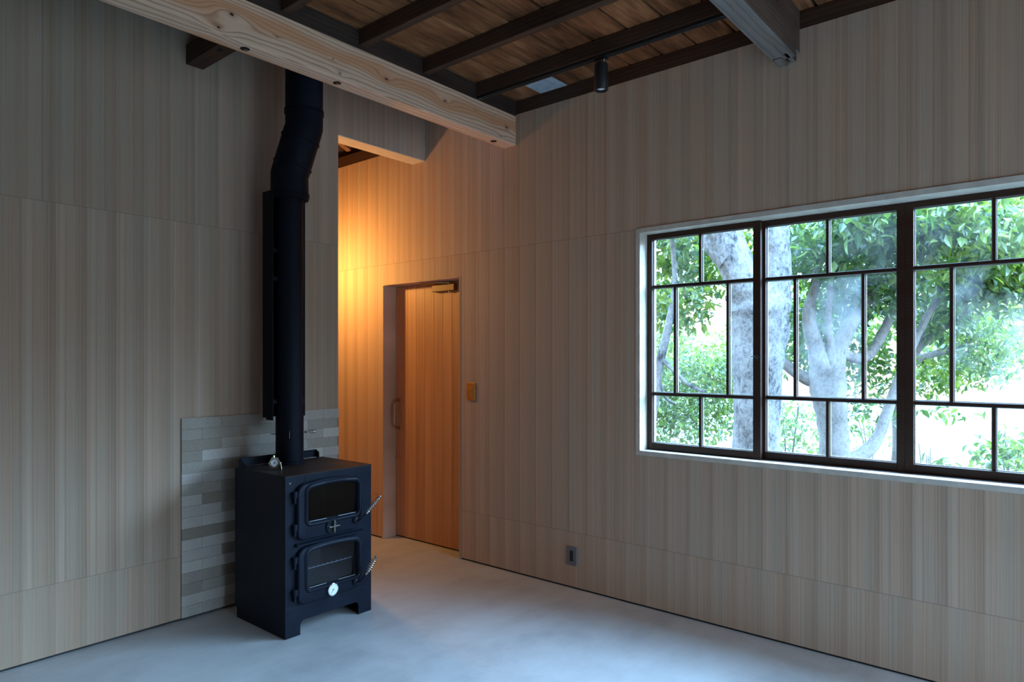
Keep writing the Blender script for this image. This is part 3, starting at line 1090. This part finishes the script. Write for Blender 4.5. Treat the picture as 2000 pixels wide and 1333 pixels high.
# side sheets, back sheet, floor of the casing
m.box(0, 0.006, pt, SDP - 0.02, 0.0, SHT - 0.004)
m.box(SWD - 0.006, SWD, pt, SDP - 0.02, 0.0, SHT - 0.004)
m.box(0, SWD, SDP - 0.02, SDP, 0.055, SHT - 0.004)
m.box(0.006, SWD - 0.006, pt, SDP - 0.02, 0.10, 0.112)
m.box(0.006, SWD - 0.006, pt, SDP - 0.02, 0.455, 0.470)
m.build('stove_body', M['stove'], st, bevel=0.0015)
m = MB()
for d in DOORS:
    gx0, gx1, gz0, gz1 = d['g']
    m.box(0.10, 0.104, pt, 0.34, gz0 - 0.03, gz1 + 0.03)
    m.box(0.44, 0.444, pt, 0.34, gz0 - 0.03, gz1 + 0.03)
    m.box(0.10, 0.444, 0.34, 0.344, gz0 - 0.03, gz1 + 0.03)
m.build('chamber_lining', M['firebrick'], st)
m = MB()
m.box(-0.003, SWD + 0.003, -0.003, SDP - 0.035, SHT - 0.0038, SHT)
m.build('top_plate', M['stove_top'], st, bevel=0.0012)
# low rail round the back of the top
rail = [(0.004, SDP - 0.12), (0.004, SDP - 0.04), (0.018, SDP - 0.018), (0.04, SDP - 0.008), (SWD - 0.03, SDP - 0.008), (SWD - 0.03, SDP - 0.04)]
m = MB()
for (ax, ay), (b_x, by) in zip(rail[:-1], rail[1:]):
    dx, dy = b_x - ax, by - ay
    L = math.hypot(dx, dy)
    nx, ny = -dy / L * 0.003, dx / L * 0.003
    h0_, h1_ = (0.010 if (ax, ay) == rail[0] else 0.046), 0.046
    if (b_x, by) == rail[-1]:
        h1_ = 0.030
    m.add([(ax - nx, ay - ny, SHT), (b_x - nx, by - ny, SHT), (b_x + nx, by + ny, SHT), (ax + nx, ay + ny, SHT),
           (ax - nx, ay - ny, SHT + h0_), (b_x - nx, by - ny, SHT + h1_), (b_x + nx, by + ny, SHT + h1_), (ax + nx, ay + ny, SHT + h0_)],
          [(0, 3, 2, 1), (4, 5, 6, 7), (0, 1, 5, 4), (1, 2, 6, 5), (2, 3, 7, 6), (3, 0, 4, 7)])
m.build('back_rail', M['stove'], st)
# shelf strip between the doors
m = MB()
prof = [(0.0, 0.462), (-0.020, 0.462), (-0.024, 0.464), (-0.024, 0.469), (-0.020, 0.472), (0.0, 0.476)]
m.loft([[(0.054, y, z) for y, z in prof], [(0.474, y, z) for y, z in prof]], True, True)
m.build('ash_lip', M['stove'], st)
m = MB()
m.lathe([(0.001, 0), (0.006, 0), (0.005, 0.002), (0.001, 0.0025)], (0.027, -0.0002, 0.788), 12, 'Y')
m.build('bolt', M['dark_steel'], st)


def text_mesh(body, size, mat, parent, loc, depth=0.0012):
    cu = bpy.data.curves.new('lettering', 'FONT')
    cu.body = body
    cu.size = size
    cu.extrude = depth
    cu.space_character = 1.12
    tmp = bpy.data.objects.new('lettering_tmp', cu)
    COL.objects.link(tmp)
    bpy.context.view_layer.update()
    me = bpy.data.meshes.new_from_object(tmp.evaluated_get(bpy.context.evaluated_depsgraph_get()))
    bpy.data.objects.remove(tmp)
    me.transform(Matrix.Rotation(PI / 2, 4, 'X'))
    me.materials.clear()
    me.materials.append(mat)
    o = bpy.data.objects.new('lettering', me)
    COL.objects.link(o)
    o.parent = parent
    o.location = loc
    return o


for di, d in enumerate(DOORS):
    x0, x1, z0, z1 = d['o']
    g0, g1, h0, h1 = d['g']
    m = MB()

    def O(ins):
        return rr(x0 + ins, x1 - ins, z0 + ins, z1 - ins, 0.040 - ins * 0.6, d['oa'])

    def G(out):
        return rr(g0 - out, g1 + out, h0 - out, h1 + out, 0.016 + max(0, out) * 0.9, d['ga'])
    m.loft([lp(O(0), -0.0005), lp(O(0), -0.020), lp(O(0.004), -0.026), lp(O(0.010), -0.029), lp(G(0.026), -0.029), lp(G(0.021), -0.034),
            lp(G(0.015), -0.037), lp(G(0.009), -0.036), lp(G(0.004), -0.031), lp(G(0.0), -0.022), lp(G(-0.002), -0.006), lp(G(0.006), -0.0005)])
    dd = m.build('firebox_door' if di == 0 else 'oven_door', M['stove'], st, smooth=True)
    dd['label'] = 'upper firebox door with dark sooty glass' if di == 0 else 'lower oven door with clear glass'
    m = MB()
    gl = G(-0.0015)
    m.loft([lp(gl, -0.014), lp(gl, -0.010)], True, True)
    m.build('door_glass', M['stove_glass'] if di == 0 else M['oven_glass'], dd)
    # bright lower bead under the glass
    for xa_, xb_ in ((g0 + 0.008, (g0 + g1) / 2 - 0.045), ((g0 + g1) / 2 + 0.03, g1 - 0.012)):
        m = MB()
        m.tube([(xa_, -0.0235, h0 + 0.0005), (xb_, -0.0235, h0 + 0.0005)], 0.0016, 8)
        m.build('glass_retainer', M['dark_steel'], dd)
    zc = 0.546 if di == 0 else 0.203
    text_mesh('NECTRE', 0.0185, M['deep_black'], dd, (0.106, -0.0292, zc - 0.012))
    # hinges
    for hz in ((0.747, 0.58) if di == 0 else (0.412, 0.247)):
        m = MB()
        m.tube([(0.046, -0.016, hz), (0.046, -0.016, hz - 0.032)], 0.0125, 14)
        m.box(0.046, 0.075, -0.022, -0.0008, hz - 0.030, hz - 0.002)
        m.tube([(0.046, -0.016, hz - 0.0325), (0.046, -0.016, hz - 0.062)], 0.0075, 14)
        m.box(0.040, 0.052, -0.018, -0.0008, hz - 0.060, hz - 0.034)
        m.build('hinge', M['stove'], dd, smooth=True)
    # latch: boss, bent rod, coil grip
    lz = 0.540 if di == 0 else 0.203
    tipd = Vector((0.115, -0.075, 0.125)) if di == 0 else Vector((0.080, -0.085, 0.140))
    b0 = Vector((0.412, -0.029, lz))
    m = MB()
    m.lathe([(0.001, 0), (0.021, 0), (0.021, 0.007), (0.015, 0.012), (0.009, 0.016), (0.001, 0.016)], tuple(b0), 20, 'Y')
    m.build('latch_boss', M['stove'], dd, smooth=True)
    e0 = b0 + Vector((0.004, -0.022, -0.002))
    e1 = b0 + Vector((0.025, -0.032, 0.012))
    e2 = b0 + tipd
    dirv = (e2 - e1).normalized()
    m = MB()
    m.tube([b0 + Vector((0, -0.010, 0)), e0, b0 + Vector((0.012, -0.029, 0.002)), e1, e1 + dirv * 0.03], 0.0055, 10)
    lh = m.build('latch_rod', M['stove'], dd, smooth=True)
    # coil
    L = (e2 - e1).length - 0.028
    s0 = e1 + dirv * 0.026
    sx = dirv.orthogonal().normalized()
    sy = dirv.cross(sx)
    turns = 11
    pts = []
    n = turns * 12
    for k in range(n + 1):
        f = k / n
        rad = 0.0055 + 0.0105 * math.sin(PI * min(1, max(0, (f - 0.12) / 0.88))) ** 0.8
        if f < 0.2:
            rad = 0.0058
            adv = f * 0.6
        else:
            adv = 0.12 + (f - 0.2) * 0.88 / 0.8
        a = 2 * PI * turns * f
        pts.append(s0 + dirv * (L * adv) + (sx * math.cos(a) + sy * math.sin(a)) * rad)
    m = MB()
    m.tube(pts, 0.0021, 6)
    m.tube([s0, s0 + dirv * L * 0.98], 0.0035, 8)
    m.tube([s0 + dirv * L * 0.98, e2], [0.0045, 0.0025], 8)
    ch = m.build('coil_grip', M['coil'], dd, smooth=True)
    ch['label'] = 'shiny coiled wire grip'

# air control spinner on the upper door
up = [c for c in st.children if c.name.startswith('firebox_door')][0]
ov = [c for c in st.children if c.name.startswith('oven_door')][0]
m = MB()
m.lathe([(0.001, 0), (0.043, 0), (0.043, 0.006), (0.040, 0.009), (0.036, 0.009), (0.034, 0.006), (0.001, 0.006)], (0.262, -0.0292, 0.535), 36, 'Y')
m.build('air_control', M['stove'], up, smooth=True)
m = MB()
for k in range(4):
    a0, a1 = PI / 2 * k + 0.18, PI / 2 * k + PI / 2 - 0.18
    if k % 2:
        continue
    pts = [(0.262 + 0.008 * math.cos((a0 + a1) / 2), 0.535 + 0.008 * math.sin((a0 + a1) / 2))]
    pts += [(0.262 + 0.032 * math.cos(a0 + (a1 - a0) * i / 8), 0.535 + 0.032 * math.sin(a0 + (a1 - a0) * i / 8)) for i in range(9)]
    m.loft([lp(pts, -0.0354), lp(pts, -0.0358)], True, True)
m.build('air_hole', M['deep_black'], up)  # thin black sheets painting the dark of the air holes
m = MB()
m.box(0.262 - 0.0016, 0.262 + 0.0016, -0.052, -0.0356, 0.502, 0.568)
m.box(0.230, 0.294, -0.052, -0.0356, 0.535 - 0.0016, 0.535 + 0.0016)
cr = m.build('air_cross', flat('worn_steel', (0.42, 0.40, 0.34), 0.35, 0.8), up)
# thermometer on the oven door
m = MB()
m.lathe([(0.001, 0), (0.034, 0), (0.034, 0.010), (0.031, 0.012), (0.029, 0.009), (0.001, 0.009)], (0.261, -0.0292, 0.197), 36, 'Y')
ga = m.build('oven_gauge', M['chrome'], ov, smooth=True)
m = MB()
m.lathe([(0.001, 0), (0.0288, 0), (0.0288, 0.0006), (0.001, 0.0006)], (0.261, -0.0385, 0.197), 32, 'Y')
m.build('gauge_face', M['dial'], ov)
m = MB()
for k in range(13):
    a = math.radians(225 - 270 * k / 12)
    for (ra, rb) in ((0.0225, 0.0262),):
        c, s = math.cos(a), math.sin(a)
        tx, tz = -s * 0.0005, c * 0.0005
        m.add([(0.261 + c * ra + tx, -0.0393, 0.197 + s * ra + tz), (0.261 + c * rb + tx, -0.0393, 0.197 + s * rb + tz),
               (0.261 + c * rb - tx, -0.0393, 0.197 + s * rb - tz), (0.261 + c * ra - tx, -0.0393, 0.197 + s * ra - tz)], [(0, 1, 2, 3)])
a = math.radians(232)
m.tube([(0.261 - 0.004 * math.cos(a), -0.0402, 0.197 - 0.004 * math.sin(a)), (0.261 + 0.022 * math.cos(a), -0.0402, 0.197 + 0.022 * math.sin(a))], [0.0014, 0.0006], 6)
m.lathe([(0.0005, 0), (0.0035, 0), (0.0035, 0.0014), (0.0005, 0.0014)], (0.261, -0.0393, 0.197), 12, 'Y')
m.build('gauge_needle', M['ink'], ov)
# oven rack behind the lower glass
m = MB()
m.tube([(0.110, 0.030, 0.320), (0.434, 0.030, 0.320)], 0.0022, 8)
for k in range(11):
    x = 0.128 + 0.0288 * k
    m.tube([(x, 0.030, 0.320), (x, 0.030, 0.3275)], 0.0016, 6)
m.build('oven_rack', flat('bright_rack_wire', (0.92, 0.93, 0.95), 0.4, 0.0), st)

# ------------------------------------------------------------------ oven thermometer on the stove top
th = empty('oven_thermometer', (1.983, 3.335, SHT + 0.0005))
th.rotation_euler = (0, 0, math.radians(-32))
tag(th, 'small hexagonal steel thermometer standing on top of the stove', 'thermometer')
m = MB()
m.box(-0.030, 0.030, -0.016, 0.016, 0.0, 0.002)
m.build('stand', M['dark_steel'], th)
hexo = [(0.031 * math.sin(PI / 3 * k + PI / 6), 0.036 + 0.032 * math.cos(PI / 3 * k + PI / 6)) for k in range(6)]
hexi = [(0.026 * math.sin(PI / 3 * k + PI / 6), 0.036 + 0.027 * math.cos(PI / 3 * k + PI / 6)) for k in range(6)]
m = MB()
m.loft([lp(hexo, 0.012), lp(hexo, -0.012), lp(hexi, -0.012), lp(hexi, 0.012), lp(hexo, 0.012)])
m.tube([(-0.004, -0.001, 0.066), (-0.004, -0.001, 0.076)], 0.007, 10)
m.tube([(0.012, -0.010, 0.062), (0.030, -0.014, 0.040), (0.036, -0.016, 0.001)], 0.0016, 6)
m.build('thermometer_frame', flat('yellowed_chrome', (0.72, 0.66, 0.45), 0.2, 1.0), th)
m = MB()
m.lathe([(0.001, 0), (0.0215, 0), (0.0215, 0.005), (0.020, 0.006), (0.001, 0.006)], (0, 0.002, 0.036), 28, 'Y')
m.build('dial', M['dial'], th)
m = MB()
m.tube([(0.003, -0.0048, 0.040), (-0.010, -0.0048, 0.024)], [0.0010, 0.0005], 6)
m.lathe([(0.0005, 0), (0.003, 0), (0.003, 0.001), (0.0005, 0.001)], (0, -0.0043, 0.036), 10, 'Y')
m.build('needle', M['ink'], th)

# ------------------------------------------------------------------ flue pipe
FX, FY = 2.157, 3.470
fl = empty('flue_pipe', (FX, FY, SHT))
tag(fl, 'tall black flue pipe with an offset bend rising from the stove', 'flue pipe')


def ring_path(pts, r, n=40, beads=()):
    m = MB()
    m.tube(pts, r, n)
    return m


m = MB()
m.lathe([(0.079, 0.0006), (0.084, 0.0006), (0.084, 0.016), (0.077, 0.019), (0.0765, 1.53)], (0, 0, 0), 40)
m.build('lower_pipe', M['flue'], fl, smooth=True)
zA = 2.365 - SHT
ofs = Vector((0.0535, -0.064, 0))
P1 = Vector((0, 0, 2.475 - SHT))
P2 = Vector((0, 0, 2.750 - SHT)) + ofs
up_pts = [Vector((0, 0, zA - 0.03)), Vector((0, 0, zA)), P1 - Vector((0, 0, 0.03)), P1, P1 + (P2 - P1) * 0.10, P1 + (P2 - P1) * 0.90, P2, P2 + Vector((0, 0, 0.03)), P2 + Vector((0, 0, 0.83))]
R2 = 0.104
m = MB()
m.tube(up_pts, [R2] * len(up_pts), 44)
m.build('upper_pipe', M['flue'], fl, smooth=True)


def bead(c, d, r=R2, t=0.007):
    d = d.normalized()
    m = MB()
    m.tube([c - d * t, c - d * t * 0.6, c + d * t * 0.6, c + d * t], [r - 0.001, r + 0.005, r + 0.005, r - 0.001], 44)
    m.build('joint_ring', M['flue'], fl, smooth=True)


UPV = Vector((0, 0, 1))
bead(Vector((0, 0, zA)), UPV)
bead(Vector((0, 0, zA - 0.012)), UPV)
bead(P1 + (P2 - P1) * 0.20, P2 - P1)
bead(P1 + (P2 - P1) * 0.74, P2 - P1)
bead(P2 + Vector((0, 0, 0.075)), UPV)
bead(P2 + Vector((0, 0, 0.090)), UPV)
# heat shield channel behind the pipe
m = MB()
hz0, hz1 = 1.092 - SHT, 2.372 - SHT
W = 0.112
m.box(-W, -W + 0.0025, -0.012, 0.060, hz0 - 0.012, hz1)
m.box(W - 0.0025, W, 0.018, 0.060, hz0, hz1)
m.box(-W, W, 0.095, 0.0975, hz0, hz1)
m.box(-W, -W + 0.0025, 0.060, 0.0975, hz0, hz1)
m.box(W - 0.0025, W, 0.060, 0.0975, hz0, hz1)
hs = m.build('heat_shield', M['flue'], fl)
for z in (2.035, 1.876, 1.184):
    for b_ in ((-W + 0.003, -0.060, 0.002, 0.022, z - SHT - 0.012, z - SHT + 0.012), (0.060, W - 0.003, 0.020, 0.034, z - SHT - 0.016, z - SHT + 0.012)):
        bx('shield_bracket', b_, M['flue'], hs)
# damper spindle with coil handle
m = MB()
dz = 1.000 - SHT
m.tube([(-0.098, 0.030, dz), (0.105, -0.018, dz)], 0.0030, 8)
m.lathe([(0.001, 0), (0.006, 0.001), (0.008, 0.005), (0.006, 0.010), (0.001, 0.011)], (0.096, -0.016, dz - 0.0055), 14)
dm = m.build('damper_handle', M['chrome'], fl, smooth=True)
pts = []
for k in range(61):
    f = k / 60
    a = 2 * PI * 5 * f
    r = 0.004 + 0.006 * math.sin(PI * f)
    pts.append((0.112 + 0.046 * f, -0.018 - 0.010 * f + r * math.cos(a), dz + r * math.sin(a)))
m = MB()
m.tube(pts, 0.0018, 6)
m.build('coil', M['chrome'], dm, smooth=True)
m = MB()
m.box(-0.0425, -0.0410, -0.0668, -0.0655, dz - 0.022, dz + 0.018)
m.build('scratch_mark', M['grey_plate'], fl)

# ------------------------------------------------------------------ corridor pendant lamp (stands out of sight behind the left wall)
LP = Vector((2.95, 4.72, 2.22))
pl = empty('pendant_lamp', tuple(LP))
tag(pl, 'bare warm bulb on a cord in the corridor behind the left wall', 'lamp')
m = MB()
m.tube([(0, 0, 0.075), (0, 0, roof_z(LP.x) - LP.z - 0.003)], 0.003, 8)
m.build('cord', M['black'], pl)
m = MB()
m.lathe([(0.001, 0), (0.018, 0), (0.020, 0.035), (0.012, 0.045), (0.001, 0.046)], (0, 0, 0.032), 20)
m.build('bulb_holder', M['black'], pl, smooth=True)
t = NT('glowing_bulb')
em = t.n('ShaderNodeEmission')
em.inputs[0].default_value = (*LAMP_COL, 1)
em.inputs[1].default_value = 30
t.link(em.outputs[0], t.out.inputs[0])
m = MB()
m.lathe([(0.001, -0.034), (0.014, -0.032), (0.026, -0.018), (0.029, 0.0), (0.024, 0.018), (0.014, 0.031)], (0, 0, 0), 24)
m.build('bulb', t.mat, pl, smooth=True)
ld = bpy.data.lights.new('bulb_light', 'POINT')
ld.energy = LAMP_WATT
ld.color = LAMP_COL
ld.shadow_soft_size = 0.04
lo_ = bpy.data.objects.new('bulb_light', ld)
lo_.location = (0, 0, -0.08)
lo_.parent = pl
COL.objects.link(lo_)

# ------------------------------------------------------------------ garden
gr = MB()
nx, ny = 24, 24
for i in range(nx + 1):
    for j in range(ny + 1):
        x = XR + WT + 0.002 + 46.0 * (i / nx) ** 1.6
        y = -30 + 60.0 * j / ny
        gr.v.append((x, y, -0.35 - 0.02 * (x - 3.6) + 0.10 * math.sin(x * 0.9) * math.cos(y * 0.7)))
for i in range(nx):
    for j in range(ny):
        a = i * (ny + 1) + j
        gr.f.append((a, a + ny + 1, a + ny + 2, a + 1))
        gr.m.append(0)
struct(gr.build('ground', M['ground'], smooth=True))


def leaves(name, clusters, mat, parent, droop=0.5):
    """clusters: (centre, (rx, ry, rz), count, leaf length)"""
    V, Fc = [], []
    base = 0
    for c, rad, n, L in clusters:
        c = np.array(c)
        d = rng.normal(size=(n, 3))
        d /= np.linalg.norm(d, axis=1)[:, None]
        r = rng.random(n) ** 0.45
        P = c + d * r[:, None] * np.array(rad)
        ln = L * rng.uniform(0.6, 1.25, n)
        ax = rng.normal(size=(n, 3))
        ax[:, 2] -= droop
        ax /= np.linalg.norm(ax, axis=1)[:, None]
        up = rng.normal(size=(n, 3)) * 0.7 + np.array([0, 0, 1.0])
        sd = np.cross(ax, up)
        sd /= np.linalg.norm(sd, axis=1)[:, None] + 1e-9
        nm = np.cross(sd, ax)
        w = ln * rng.uniform(0.21, 0.29, n)
        fold = w * 0.35
        pts = np.stack([P, P + ax * (ln * 0.38)[:, None] + sd * w[:, None] + nm * fold[:, None],
                        P + ax * (ln * 0.38)[:, None] - sd * w[:, None] + nm * fold[:, None],
                        P + ax * (ln * 0.42)[:, None],
                        P + ax * ln[:, None] - nm * (ln * 0.10)[:, None],
                        P + ax * (ln * 0.75)[:, None] + sd * (w * 0.6)[:, None] + nm * (fold * 0.4)[:, None],
                        P + ax * (ln * 0.75)[:, None] - sd * (w * 0.6)[:, None] + nm * (fold * 0.4)[:, None]], axis=1)
        V.append(pts.reshape(-1, 3))
        k = (np.arange(n) * 7 + base)[:, None]
        quad = np.array([[0, 1, 5, 3], [0, 3, 6, 2]])
        tri = np.array([[3, 5, 4], [3, 4, 6]])
        Fc.append(('q', (k[:, :, None] + quad[None]).reshape(-1, 4)))
        Fc.append(('t', (k[:, :, None] + tri[None]).reshape(-1, 3)))
        base += n * 7
    V = np.concatenate(V)
    fs = []
    for _, f in Fc:
        fs += f.tolist()
    me = bpy.data.meshes.new(name)
    me.from_pydata(V.tolist(), [], fs)
    me.materials.append(mat)
    o = bpy.data.objects.new(name, me)
    COL.objects.link(o)
    o.parent = parent
    return o


DENSE = 2.4


def px_cluster(u, v, ru, rv, w, n, size, depth=None):
    c = at(u, v, w)
    rx = ru * w / F_PX
    rz = rv * w / F_PX
    d = depth if depth else max(rx, 0.35)
    # spread along the view and across it
    ex = abs(RT.x) * rx + abs(FW.x) * d
    ey = abs(RT.y) * rx + abs(FW.y) * d
    return (tuple(c), (ex, ey, rz * 1.15), int(n * DENSE), size)


def limb(m, pts, w, dw=0.0, n=14, jit=0.10):
    """pts: (u, v, radius in px)"""
    P, R = [], []
    for i, q in enumerate(pts):
        ww = q[3] if len(q) > 3 else w + dw * i / max(1, len(pts) - 1)
        P.append(at(q[0], q[1], ww))
        R.append(q[2] * ww / F_PX)
    # smooth by inserting mid points
    P2, R2_ = [P[0]], [R[0]]
    for i in range(len(P) - 1):
        a = P[max(i - 1, 0)]
        b, c = P[i], P[i + 1]
        d = P[min(i + 2, len(P) - 1)]
        for tt in (0.25, 0.5, 0.75, 1.0):
            P2.append(0.5 * ((2 * b) + (c - a) * tt + (2 * a - 5 * b + 4 * c - d) * tt ** 2 + (3 * b - a - 3 * c + d) * tt ** 3))
            R2_.append((R[i] + (R[i + 1] - R[i]) * tt) * (1 + random.uniform(-0.04, 0.04)))
    m.tube(P2, R2_, n, jitter=jit)


def tree(name, limbs, clusters, bark, leafm, label, cat='tree', group=None, droop=0.5):
    m = MB()
    for (pts, w, dw) in limbs:
        limb(m, pts, w, dw)
    o = m.build(name, bark, smooth=True)
    tag(o, label, cat, group)
    if clusters:
        leaves('foliage', clusters, leafm, o, droop)
    return o


# big forked tree just outside
A = [([(1470, 1120, 58), (1474, 960, 47), (1477, 880, 45), (1479, 800, 43), (1480, 720, 46), (1484, 650, 53), (1482, 600, 57), (1470, 560, 52)], 5.5, 0),
     ([(1474, 585, 46), (1450, 540, 36), (1425, 490, 34), (1412, 440, 33), (1402, 390, 30), (1392, 320, 27), (1380, 200, 22)], 5.5, 0.1),
     ([(1495, 600, 44), (1512, 560, 32), (1516, 500, 28), (1512, 455, 27), (1528, 410, 19), (1545, 340, 17), (1570, 200, 13)], 5.5, -0.2),
     ([(1512, 470, 20), (1494, 430, 15), (1488, 380, 13), (1480, 300, 11)], 5.5, 0.2),
     ([(1425, 510, 24), (1395, 478, 20), (1376, 440, 18), (1350, 380, 15), (1320, 290, 12)], 5.5, 0.3)]
CA = [px_cluster(1320, 470, 75, 60, 6.6, 420, 0.10), px_cluster(1300, 400, 90, 50, 5.8, 260, 0.10), px_cluster(1440, 400, 60, 40, 6.8, 200, 0.10),
      px_cluster(1350, 540, 70, 45, 7.0, 330, 0.09), px_cluster(1310, 600, 55, 45, 6.4, 240, 0.09), px_cluster(1450, 480, 40, 60, 7.4, 200, 0.10)]
tree('broadleaf_tree', A, CA, M['bark'], M['leaf_a'], 'big grey forked tree trunk close outside the window, behind the left sashes')
# branching tree to its right
B = [([(1634, 1120, 34), (1632, 960, 30), (1630, 880, 28), (1624, 810, 28), (1616, 750, 34), (1614, 720, 34)], 6.6, 0),
     ([(1605, 735, 22), (1594, 680, 16), (1582, 640, 14), (1580, 600, 11), (1592, 560, 8), (1600, 480, 6), (1612, 380, 4)], 6.6, -0.2),
     ([(1626, 735, 22), (1640, 680, 15), (1662, 630, 14), (1692, 590, 11), (1722, 548, 9), (1748, 500, 7), (1770, 430, 5)], 6.6, 0.2),
     ([(1612, 745, 17), (1580, 742, 13), (1550, 725, 11), (1518, 700, 9), (1480, 690, 7)], 6.6, 0.3),
     ([(1620, 730, 14), (1622, 680, 9), (1618, 620, 6), (1624, 560, 5), (1632, 480, 4)], 6.6, -0.3),
     ([(1640, 900, 18), (1672, 895, 14), (1706, 868, 12), (1728, 820, 10), (1748, 760, 9), (1775, 690, 8), (1810, 620, 7), (1835, 570, 6), (1850, 480, 4)], 6.6, 0.4),
     ([(1640, 690, 12), (1690, 700, 9), (1725, 650, 9), (1745, 610, 8), (1790, 560, 6)], 6.6, 0.5)]
CB = [px_cluster(1640, 470, 110, 70, 6.2, 620, 0.115), px_cluster(1700, 420, 70, 50, 5.4, 260, 0.115), px_cluster(1570, 480, 60, 70, 7.0, 330, 0.10),
      px_cluster(1690, 560, 70, 60, 6.8, 420, 0.105), px_cluster(1600, 590, 80, 55, 7.4, 380, 0.10), px_cluster(1640, 640, 100, 60, 8.0, 420, 0.10),
      px_cluster(1560, 660, 55, 70, 7.8, 300, 0.09), px_cluster(1700, 720, 50, 50, 7.6, 200, 0.09), px_cluster(1690, 800, 45, 45, 7.2, 70, 0.08)]
tree('branching_tree', B, CB, M['bark_warm'], M['leaf_b'], 'pale many-branched tree seen behind the second sash')
# leafy tree on the right
Cc = [([(1752, 1150, 17), (1755, 1000, 15), (1757, 900, 14), (1758, 800, 13), (1764, 730, 12), (1790, 680, 11), (1822, 645, 10), (1850, 560, 8), (1866, 470, 6), (1900, 400, 5)], 7.6, 0),
      ([(1800, 668, 9), (1858, 628, 8), (1920, 585, 7), (2010, 520, 6)], 7.6, -0.5),
      ([(1766, 725, 8), (1800, 700, 7), (1860, 680, 6), (1940, 640, 6), (2060, 560, 5)], 7.6, 0.4),
      ([(1850, 560, 6), (1910, 430, 4), (1990, 360, 3)], 7.6, -0.8)]
CC = [px_cluster(1830, 430, 80, 60, 5.6, 420, 0.115), px_cluster(1940, 440, 80, 70, 6.0, 420, 0.115), px_cluster(1860, 520, 100, 60, 6.8, 560, 0.11),
      px_cluster(1970, 540, 70, 70, 6.6, 420, 0.11), px_cluster(1820, 600, 60, 60, 7.4, 380, 0.10), px_cluster(1900, 640, 80, 60, 7.8, 520, 0.09),
      px_cluster(1890, 710, 70, 45, 8.2, 420, 0.085), px_cluster(1820, 730, 45, 40, 7.8, 160, 0.09), px_cluster(1985, 650, 40, 60, 8.6, 240, 0.09),
      px_cluster(1780, 480, 45, 70, 6.0, 200, 0.11), px_cluster(1855, 805, 20, 12, 6.0, 12, 0.09)]
tree('leafy_tree', Cc, CC, M['bark_warm'], M['leaf_a'], 'bushy green tree overhanging behind the third sash')
# slender tree at the left edge of the window
D = [([(1262, 1000, 11), (1270, 860, 9), (1278, 780, 9), (1286, 720, 9), (1300, 660, 8), (1312, 600, 6), (1318, 540, 5), (1310, 440, 4)], 6.0, 0),
     ([(1290, 700, 5), (1318, 726, 4), (1345, 752, 4), (1376, 766, 3)], 6.0, -0.2),
     ([(1285, 730, 4), (1298, 775, 3), (1320, 790, 2)], 6.0, 0.2)]
CD = [px_cluster(1190, 680, 90, 110, 9.0, 420, 0.085), px_cluster(1080, 640, 110, 120, 9.5, 420, 0.09), px_cluster(1150, 800, 120, 60, 9.0, 260, 0.085), px_cluster(1345, 720, 90, 50, 9.5, 900, 0.085), px_cluster(1300, 780, 60, 45, 9.0, 500, 0.08), px_cluster(1400, 790, 60, 60, 9.5, 520, 0.085),
      px_cluster(1320, 830, 70, 45, 9.0, 380, 0.08), px_cluster(1290, 660, 45, 50, 9.0, 260, 0.085), px_cluster(1420, 700, 40, 60, 9.5, 260, 0.085)]
tree('slender_tree', D, CD, M['bark'], M['leaf_c'], 'slender grey sapling with fine leaves at the left edge of the window', droop=0.2)
# shrubs
SHR = [((1540, 850), 8.5, [(1540, 840, 50, 55, 8.5, 260, 0.07)], 'thin pale shrub between the two trunks, low in the window'),
       ((1700, 880), 9.0, [(1690, 840, 40, 40, 9.0, 80, 0.06)], 'sparse shrub right of the pale many-branched tree'),
       ((1815, 930), 6.2, [(1815, 925, 45, 25, 6.2, 40, 0.10)], 'low garden plant just above the sill behind the third sash'),
       ((1975, 900), 6.6, [(1975, 890, 40, 45, 6.6, 130, 0.09)], 'leafy shrub at the lower right corner of the window')]
for (bu, bv), w, cl, lab in SHR:
    b = at(bu, bv, w)
    m = MB()
    for k in range(4):
        e = at(bu + random.uniform(-25, 25), bv - random.uniform(20, 70), w + random.uniform(-0.2, 0.2))
        m.tube([(b.x + random.uniform(-.1, .1), b.y + random.uniform(-.1, .1), -0.5), ((b.x + e.x) / 2, (b.y + e.y) / 2, e.z * 0.4), tuple(e)], [0.012, 0.008, 0.003], 6)
    o = m.build('shrub', M['bark_warm'], smooth=True)
    tag(o, lab, 'shrub', 'garden shrubs')
    leaves('foliage', [px_cluster(*c) for c in cl], M['leaf_c'], o, 0.0)
